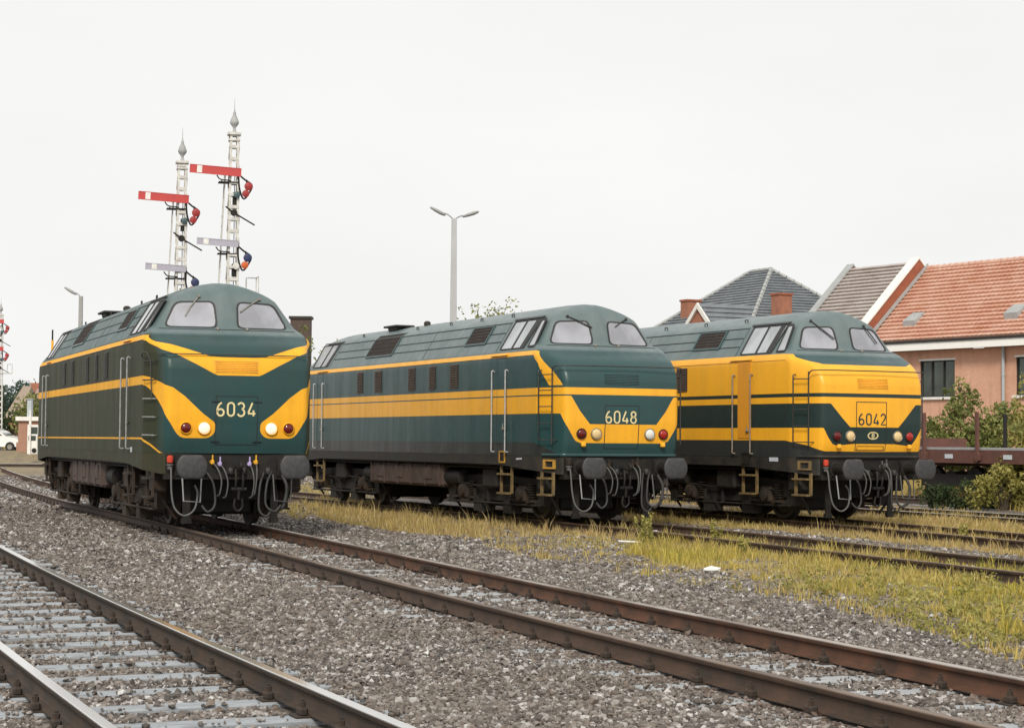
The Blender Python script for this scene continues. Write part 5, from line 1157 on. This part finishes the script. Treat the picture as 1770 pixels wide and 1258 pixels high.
# ================================================================== lamps, poles
M['concrete'] = worn('pale_concrete_pole', (.42, .43, .44), (.30, .30, .31), .7, sc=2, stretch=(1, 1, .3))
M['lampmetal'] = worn('grey_lamp_head', (.30, .31, .31), (.2, .2, .2), .5)
def lamp_post(label, u, Y, vtop, arms, w0, w1, zb, mat):
    p = at(u, vtop, Y); H = p.z - zb; root = thing('lamp_post', label, 'street lamp', (p.x, Y, zb), 0, None)
    mb = MB(); n = 4 if mat == 'concrete' else 8
    for a, b in ((w0, w1),):
        mb.add([(sx * a / 2, sy * a / 2, 0) for sx, sy in ((-1, -1), (1, -1), (1, 1), (-1, 1))] + [(sx * b / 2, sy * b / 2, H) for sx, sy in ((-1, -1), (1, -1), (1, 1), (-1, 1))], [(0, 3, 2, 1), (4, 5, 6, 7), (0, 1, 5, 4), (1, 2, 6, 5), (2, 3, 7, 6), (3, 0, 4, 7)])
    mb.build('pole', M[mat], root)
    for s, ln, rise in arms:
        mb = MB(); mb.tube(bez([(s * w1 * .3, 0, H), (s * ln * .3, 0, H + rise * .45), (s * ln * .6, 0, H + rise * .7)], 5), .035, 6); am = mb.build('lamp_arm', M['lampmetal'], root)
        mb = MB(); ang = math.atan2(rise * .5, ln * .4) * (1 if s > 0 else -1); c = Vector((s * ln * .82, 0, H + rise * .86)); A3 = Matrix.Rotation(-ang, 3, 'Y')
        mb.lathe([(.03, -.42), (.09, -.36), (.14, -.1), (.15, .15), (.10, .36), (.03, .42)], (0, 0, 0), 'x', 12); mb.v = [tuple(A3 @ Vector((v[0], v[1], v[2] * .6)) + c) for v in mb.v]; mb.build('lamp_head', M['lampmetal'], am, 50)
    return root
lamp_post('tall square concrete lamp post with two outspread lamp heads, behind the teal locomotive', 785, 90, 378, ((-1, .95, .40), (1, .95, .25)), .42, .25, -.1, 'concrete')
lamp_post('thin far lamp post with a single arm, behind the lit locomotive', 140, 110, 512, ((-1, .75, .35),), .30, .20, .6, 'lampmetal')
p = at(91, 570, 80); root = thing('yellow_based_pole', 'slender dark pole with a yellow lower sleeve behind the lit locomotive', 'pole', (p.x, 80, -.1))
mb = MB(); mb.cyl((0, 0, 0), (0, 0, p.z + .1), .035, 8); mb.build('pole', M['black'], root)
mb = MB(); mb.cyl((0, 0, 0), (0, 0, at(91, 588, 80).z + .1), .05, 8); mb.build('sleeve', M['yellow_part'], root)

# ================================================================== left background: car, hut, houses, trees
gz = .68
p = at(1, 777, 118); root = thing('parked_car', 'white hatchback car parked by the brick hut', 'car', (p.x - .35, 118, gz - .04), math.radians(-4))
M['carpaint'] = worn('white_car_paint', (.78, .78, .77), (.66, .66, .65), .3, sc=1); M['tyre'] = worn('tyre_rubber', (.02, .02, .02), None, .8)
prof = [(-1.95, .32), (-1.98, .62), (-1.90, .86), (-1.55, .98), (-1.25, 1.34), (-.6, 1.44), (.15, 1.42), (.55, 1.25), (.92, .98), (1.55, .88), (1.80, .74), (1.86, .5), (1.82, .3)]
mb = MB(); n = len(prof); secs = [(-.80, .96, 0), (-.84, 1, 0), (.84, 1, 0), (.80, .96, 0)]; vs = []
for y, s_, _ in secs: vs += [(a * (.985 if abs(y) == .80 else 1), y * (1 - .17 * max(0, (b - .95) / .5)), b) for a, b in prof]
fs = [tuple(range(n))[::-1], tuple(range(3 * n, 4 * n))] + [(k_ * n + i, k_ * n + (i + 1) % n, (k_ + 1) * n + (i + 1) % n, (k_ + 1) * n + i) for k_ in range(3) for i in range(n)]
mb.add(vs, fs); mb.build('body', M['carpaint'], root, 35)
for q in ([(-1.30, 1.0), (-1.10, 1.31), (-.62, 1.36), (-.62, .99)], [(-.55, .99), (-.55, 1.365), (.10, 1.35), (.72, 1.0)]):
    for s in (-1, 1):
        mb = MB(); Y_ = lambda b: s * (.845 * (1 - .17 * max(0, (b - .95) / .5)) + .004); mb.add([(a, Y_(b), b) for a, b in q] + [(a, Y_(b) - s * .03, b) for a, b in q], [(0, 1, 2, 3), (7, 6, 5, 4)]); mb.build('window', M['glass_dark'], root)
mb = MB(); mb.add([(.20, -.66, 1.405), (.20, .66, 1.405), (.90, .72, 1.0), (.90, -.72, 1.0)], [(0, 1, 2, 3)]); mb.v = [(a + .02, b, c + .015) for a, b, c in mb.v]; mb.build('windscreen', M['glass_dark'], root)
for x in (-1.2, 1.22):
    for s in (-1, 1):
        mb = MB(); mb.lathe([(.16, -.09), (.28, -.10), (.295, -.06), (.295, .06), (.28, .10), (.16, .09)], (x, s * .78, .30), 'y', 22, False); wh_ = mb.build('tyre', M['tyre'], root, 40)
        mb = MB(); mb.lathe([(.005, -.07), (.17, -.08), (.17, .08), (.005, .07)], (x, s * .78, .30), 'y', 18); mb.build('rim', M['chrome'], wh_, 40)
mb = MB(); mb.cbox((1.84, 0, .42), (.12, 1.62, .14), .03); mb.cbox((-1.98, 0, .42), (.12, 1.62, .14), .03); mb.build('bumper', M['frame'], root)
for s in (-1, 1): mb = MB(); mb.cbox((1.80, s * .6, .64), (.08, .28, .16), .03); mb.build('headlight', M['lens_clear'], root)
# hut
Yh = 110; h0 = at(32, 720, Yh); root = thing('brick_hut', 'small red brick hut with overhanging white flat roof and a grey flue', 'hut', (h0.x, Yh, gz))
hz = at(32, 727, Yh).z - gz; M['brick_hut'] = worn('hut_brick', (.36, .20, .14), (.28, .16, .115), .85, sc=5, amt=.7)
mb = MB(); mb.bb(.0, 3.4, 0, 2.4, 0, hz); mb.build('wall', M['brick_hut'], root)
mb = MB(); mb.bb(-.12, 3.6, -.2, 2.6, hz, hz + .24); mb.build('roof', M['white'], root)
mb = MB(); mb.bb(.36, .60, .5, .9, hz + .24, hz + 1.25); fl = mb.build('flue', M['zinc'], root)
mb = MB(); mb.bb(.30, .66, .44, .96, hz + 1.25, hz + 1.31); mb.build('flue_cap', M['coping'], fl)
mb = MB(); mb.bb(.62, 1.2, -.03, 0, .55, hz - .3); wn = mb.build('window', M['glass_dark'], root)
mb = MB(); rim(mb, [(.68, .61), (1.14, .61), (1.14, hz - .36), (.68, hz - .36)], [(.55, .48), (1.27, .48), (1.27, hz - .23), (.55, hz - .23)], lambda a, b, o: (a, -.03 - o, b), 0, .04); mb.build('frame', M['white'], wn)
# white lineside cabinet with a post
p = at(57, 780, 104); root = thing('signal_cabinet', 'white lineside cabinet with a slim white post in front of the brick hut', 'cabinet', (p.x, 104, .60))
mb = MB(); mb.cbox((0, 0, .55), (.55, .45, 1.1), .03); mb.build('body', M['white'], root)
mb = MB(); mb.cyl((-.1, -.3, 0), (-.1, -.3, 2.4), .05, 8); mb.lathe([(.07, 0), (.07, .5), (.03, .55)], (-.1, -.3, 1.55), 'z', 8); mb.build('post', M['white'], root, split=False)
mb = MB(); mb.lathe([(.13, 0), (.13, -.04), (.02, -.05)], (.12, -.23, .22), 'y', 14); mb.build('vent', M['black'], root)
mb = MB(); mb.bb(-.20, .20, -.24, -.23, .75, 1.02); mb.build('panel', M['glass_dark'], root)
# low white wall beyond the hut
mb = MB(); a = at(28, 768, 114); mb.bb(a.x, a.x + 2.6, 114, 114.2, gz - .1, gz + .55); o = mb.build('low_wall', M['brick_hut'], None); props(o, 'low brick wall running between the white car and the brick hut', 'wall')
# far houses
M['roof_dun'] = worn('dun_tiled_roof', (.30, .235, .18), (.22, .17, .13), .75, sc=.8); M['roof_pink'] = worn('pinkish_tiled_roof', (.34, .22, .19), (.25, .16, .14), .75, sc=.8)
def far_house(name, label, u0, u1, vr, ve, Y, mat, depth, chim=None, ridge_in=.0):
    A_, B_ = at(u0, ve, Y), at(u1, ve, Y); zr = at(u0, vr, Y).z; w_ = B_.x - A_.x; root = thing(name, label, 'house', (A_.x, Y, gz)); ze = A_.z - gz; zr -= gz
    mb = MB(); mb.bb(.3, w_ - .3, .3, depth - .3, 0, ze); mb.build('wall', M['brick_far'], root)
    mb = MB(); q = ridge_in; mb.add([(0, 0, ze), (w_, 0, ze), (w_, depth, ze), (0, depth, ze), (q, depth / 2, zr), (w_ - q, depth / 2, zr)], [(0, 1, 5, 4), (2, 3, 4, 5), (0, 4, 3), (1, 2, 5), (0, 3, 2, 1)]); rf = mb.build('roof', M[mat], root)
    if chim:
        c = at(chim, vr, Y); mb = MB(); mb.bb(c.x - A_.x - .35, c.x - A_.x + .35, depth / 2 - .35, depth / 2 + .35, zr - 1.5, zr + .35); mb.build('chimney', M['brick_far'], rf)
    return root
far_house('far_house', 'far house with dun hipped roof beyond the white car', 6, 36, 664, 722, 150, 'roof_dun', 9, None, .35)
far_house('far_house', 'far house with pinkish roof and brown chimney behind the brick hut', 33, 84, 666, 712, 156, 'roof_pink', 10, 35, .3)
# brick stack and shrubs seen between the first two locomotives
p = at(519, 551, 100); root = thing('brick_stack', 'broad dark brick chimney stack seen between the lit and the teal locomotive', 'chimney', (p.x, 100, 0))
mb = MB(); mb.bb(-.52, .52, 0, .9, 0, p.z); mb.build('stack', M['grille_brown'], root)
mb = MB(); mb.bb(-.60, .60, -.08, .98, p.z, p.z + .14); mb.build('stack_cap', M['frame'], root)

def gb(u, v, Y): q = at(u, v, Y); return (q.x, Y, float(gheight(np.array([q.x]), np.array([Y]))[0]))
b = gb(1672, 760, 57); plant('leafy_bush', 'large loose green bush in front of the brick wall window', 'bush', b, [(0, 0, 1.7, 1.2, .9, 1.1), (-.85, .1, 1.6, .8, .7, .9), (.85, 0, 1.9, .9, .7, .9), (-.05, 0, 2.9, .6, .5, .7), (.8, 0, 2.6, .55, .5, .5), (-.9, 0, 2.2, .45, .4, .5)], .15, 7000, M['leaf'], 190, .25, .035, stems=14, part_names=('stem', 'foliage'))
b = gb(1752, 760, 60); plant('leafy_bush', 'pale yellow green shrub covering the foot of the zinc downpipe', 'bush', b, [(0, 0, 1.4, 1.0, .8, 1.3), (.45, 0, 2.7, .55, .5, 1.2), (-.45, 0, 1.2, .7, .6, .8), (.1, 0, 2.2, .6, .5, .8)], .13, 6000, M['leaf_yel'], 160, .24, .03, stems=14, part_names=('stem', 'foliage'))
b = gb(1735, 830, 50); plant('low_shrub', 'low yellow green shrub growing before the flat wagon', 'shrub', b, [(0, 0, .6, .9, .6, .55), (.7, 0, .6, .7, .5, .6), (.3, 0, 1.15, .5, .4, .45), (-.6, 0, .4, .5, .4, .4)], .11, 4200, M['leaf_yel'], 120, .18, .018, stems=12, part_names=('stem', 'foliage'))
b = gb(1660, 835, 51.2); plant('low_shrub', 'dark low shrub in front of the flat wagon wheels', 'shrub', b, [(0, 0, .4, .9, .4, .4), (-.6, 0, .35, .6, .4, .35), (.8, 0, .35, .6, .4, .35)], .10, 2600, M['leaf_dark'], 80, .16, .016, stems=10, part_names=('stem', 'foliage'))
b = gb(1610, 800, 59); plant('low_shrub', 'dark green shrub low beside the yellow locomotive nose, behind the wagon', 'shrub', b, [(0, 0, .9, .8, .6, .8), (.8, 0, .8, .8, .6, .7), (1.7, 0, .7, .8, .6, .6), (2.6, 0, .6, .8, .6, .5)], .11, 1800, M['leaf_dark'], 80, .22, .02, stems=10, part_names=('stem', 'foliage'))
for u, v, lb in ((838, 519, 'sparse treetop behind the teal locomotive, closest to the tall concrete lamp post'), (893, 523, 'sparse treetop behind the teal locomotive cab, the farther from the concrete lamp post')):
    q = at(u, v, 112); b = (q.x, 112, 0); H_ = q.z
    plant('tree', lb, 'tree', b, [(0, 0, H_ - 2.0, 1.9, 1.6, 2.0), (-.9, 0, H_ - 2.6, 1.2, 1.2, 1.5), (.9, 0, H_ - 2.4, 1.2, 1.2, 1.6)], .24, 900, M['leaf'], 60, .40, .12, 'treetops behind the teal locomotive', 16)
q = at(540, 600, 84); plant('climbing_shrub', 'tall thin shrub growing up the brick stack between the locomotives', 'shrub', (q.x, 84, 0), [(0, 0, 3.6, .6, .5, 1.8), (-.35, 0, 5.5, .35, .4, 1.2), (.5, 0, 4.0, .6, .5, .9)], .17, 1500, M['leaf'], 70, .3, .04, stems=12, part_names=('stem', 'foliage'))
q = at(578, 590, 95); plant('tree', 'thin twiggy sapling top behind the teal locomotive rear', 'tree', (q.x, 95, 0), [(0, 0, 5.0, 1.0, .8, 1.4)], .18, 260, M['leaf'], 40, .35, .05, None, 14)
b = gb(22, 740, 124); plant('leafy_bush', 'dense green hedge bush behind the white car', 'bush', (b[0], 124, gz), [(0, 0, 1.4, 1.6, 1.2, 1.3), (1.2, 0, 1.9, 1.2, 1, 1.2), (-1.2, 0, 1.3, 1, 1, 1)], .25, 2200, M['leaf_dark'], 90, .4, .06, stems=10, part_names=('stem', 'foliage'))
b = gb(58, 700, 118); plant('leafy_bush', 'green bush rising behind the white roof of the brick hut', 'bush', (b[0], 118, gz), [(0, 0, 2.2, 1.3, 1, 1.5), (1.2, 0, 2.0, 1, 1, 1.3), (-.7, 0, 2.4, .7, .8, 1.0)], .25, 1800, M['leaf'], 80, .4, .06, stems=10, part_names=('stem', 'foliage'))
for i in range(7):
    u = -12 + i * 17 + RNG.uniform(-4, 4); q = at(u, 662 + RNG.uniform(-5, 6), 260 + RNG.uniform(-12, 25)); H_ = q.z - gz
    plant('far_tree', ['bluish green far tree above the houses beyond the white car'][0], 'tree', (q.x, q.y, gz), [(0, 0, H_ - 2.4, 2.2, 2, 2.4), (-1.1, 0, H_ - 4.0, 1.7, 1.6, 2.0), (1.2, 0, H_ - 3.8, 1.7, 1.6, 2.0)], .55, 900, M['leaf_far'], 50, .8, .22, 'far trees above the houses', 8)
# weeds by the track
def weed(u, v, h, label, mat, n=3):
    x, y = gp(u, v); root = thing('tall_weed', label, 'weed', (x, y, float(gheight(np.array([x]), np.array([y]))[0])))
    mb = MB(); C = []
    for i in range(n):
        a = RNG.uniform(0, 6.28); dx, dy = .16 * h * math.cos(a), .16 * h * math.sin(a); hh = h * RNG.uniform(.7, 1.05); P = bez([(0, 0, -.03), (dx * .5, dy * .5, hh * .5), (dx * 1.3, dy * 1.3, hh)], 5); mb.tube(P, .007, 5, .003)
        C += [tuple(p_) for p_ in P[3:]]
    mb.build('stem', M[mat], root, split=False); C = np.array(C); V, F_, rn = leaves(C, np.full(len(C), .045), .06, 26 * len(C) // 3); link('leaf', big_mesh('leaf', V, F_, M['leaf_yel'], {'rnd': rn}), root)
M['weedstem'] = worn('weed_stem', (.25, .24, .07), (.3, .22, .1), .7)
weed(1112, 950, .62, 'tallest pale weed standing at the tip of the green grass by the teal locomotive', 'weedstem', 4)
weed(1128, 945, .45, 'shorter bushy weed growing beside the tallest pale weed', 'weedstem', 5)
weed(1240, 945, .42, 'bushy weed in the grass in front of the yellow locomotive, alone between the rails', 'weedstem', 5)
weed(1285, 962, .32, 'small thin weed in the grass towards the yellow locomotive wheels', 'weedstem', 3)
weed(1666, 936, .30, 'rusty dry weed beside the rail beyond the yellow locomotive', 'weedstem', 5)
# litter
def slab_thing(name, label, cat, u, v, dims, rz, mat, z=.03):
    x, y = gp(u, v); mb = MB(); mb.cbox((0, 0, 0), dims, .012); o = mb.build(name, M[mat], None); o.location = (x, y, float(gheight(np.array([x]), np.array([y]))[0]) + z); o.rotation_euler = (.03, .05, rz); return props(o, label, cat)
slab_thing('wooden_board', 'pale board lying on the stones before the teal locomotive', 'board', 1090, 939, (.42, .12, .03), .1, 'white', .035)
x, y = gp(1229, 992); V0, F0 = ico(); Vs = V0 * RNG.uniform(.8, 1.2, (12, 1)) * np.array([.14, .09, .05]); mb = MB(); mb.add([tuple(p) for p in Vs], [tuple(f) for f in F0]); o = mb.build('pale_rock', M['white'], None); o.location = (x, y, float(gheight(np.array([x]), np.array([y]))[0]) + .05); props(o, 'pale flat rock lying at the edge of the green grass', 'rock')
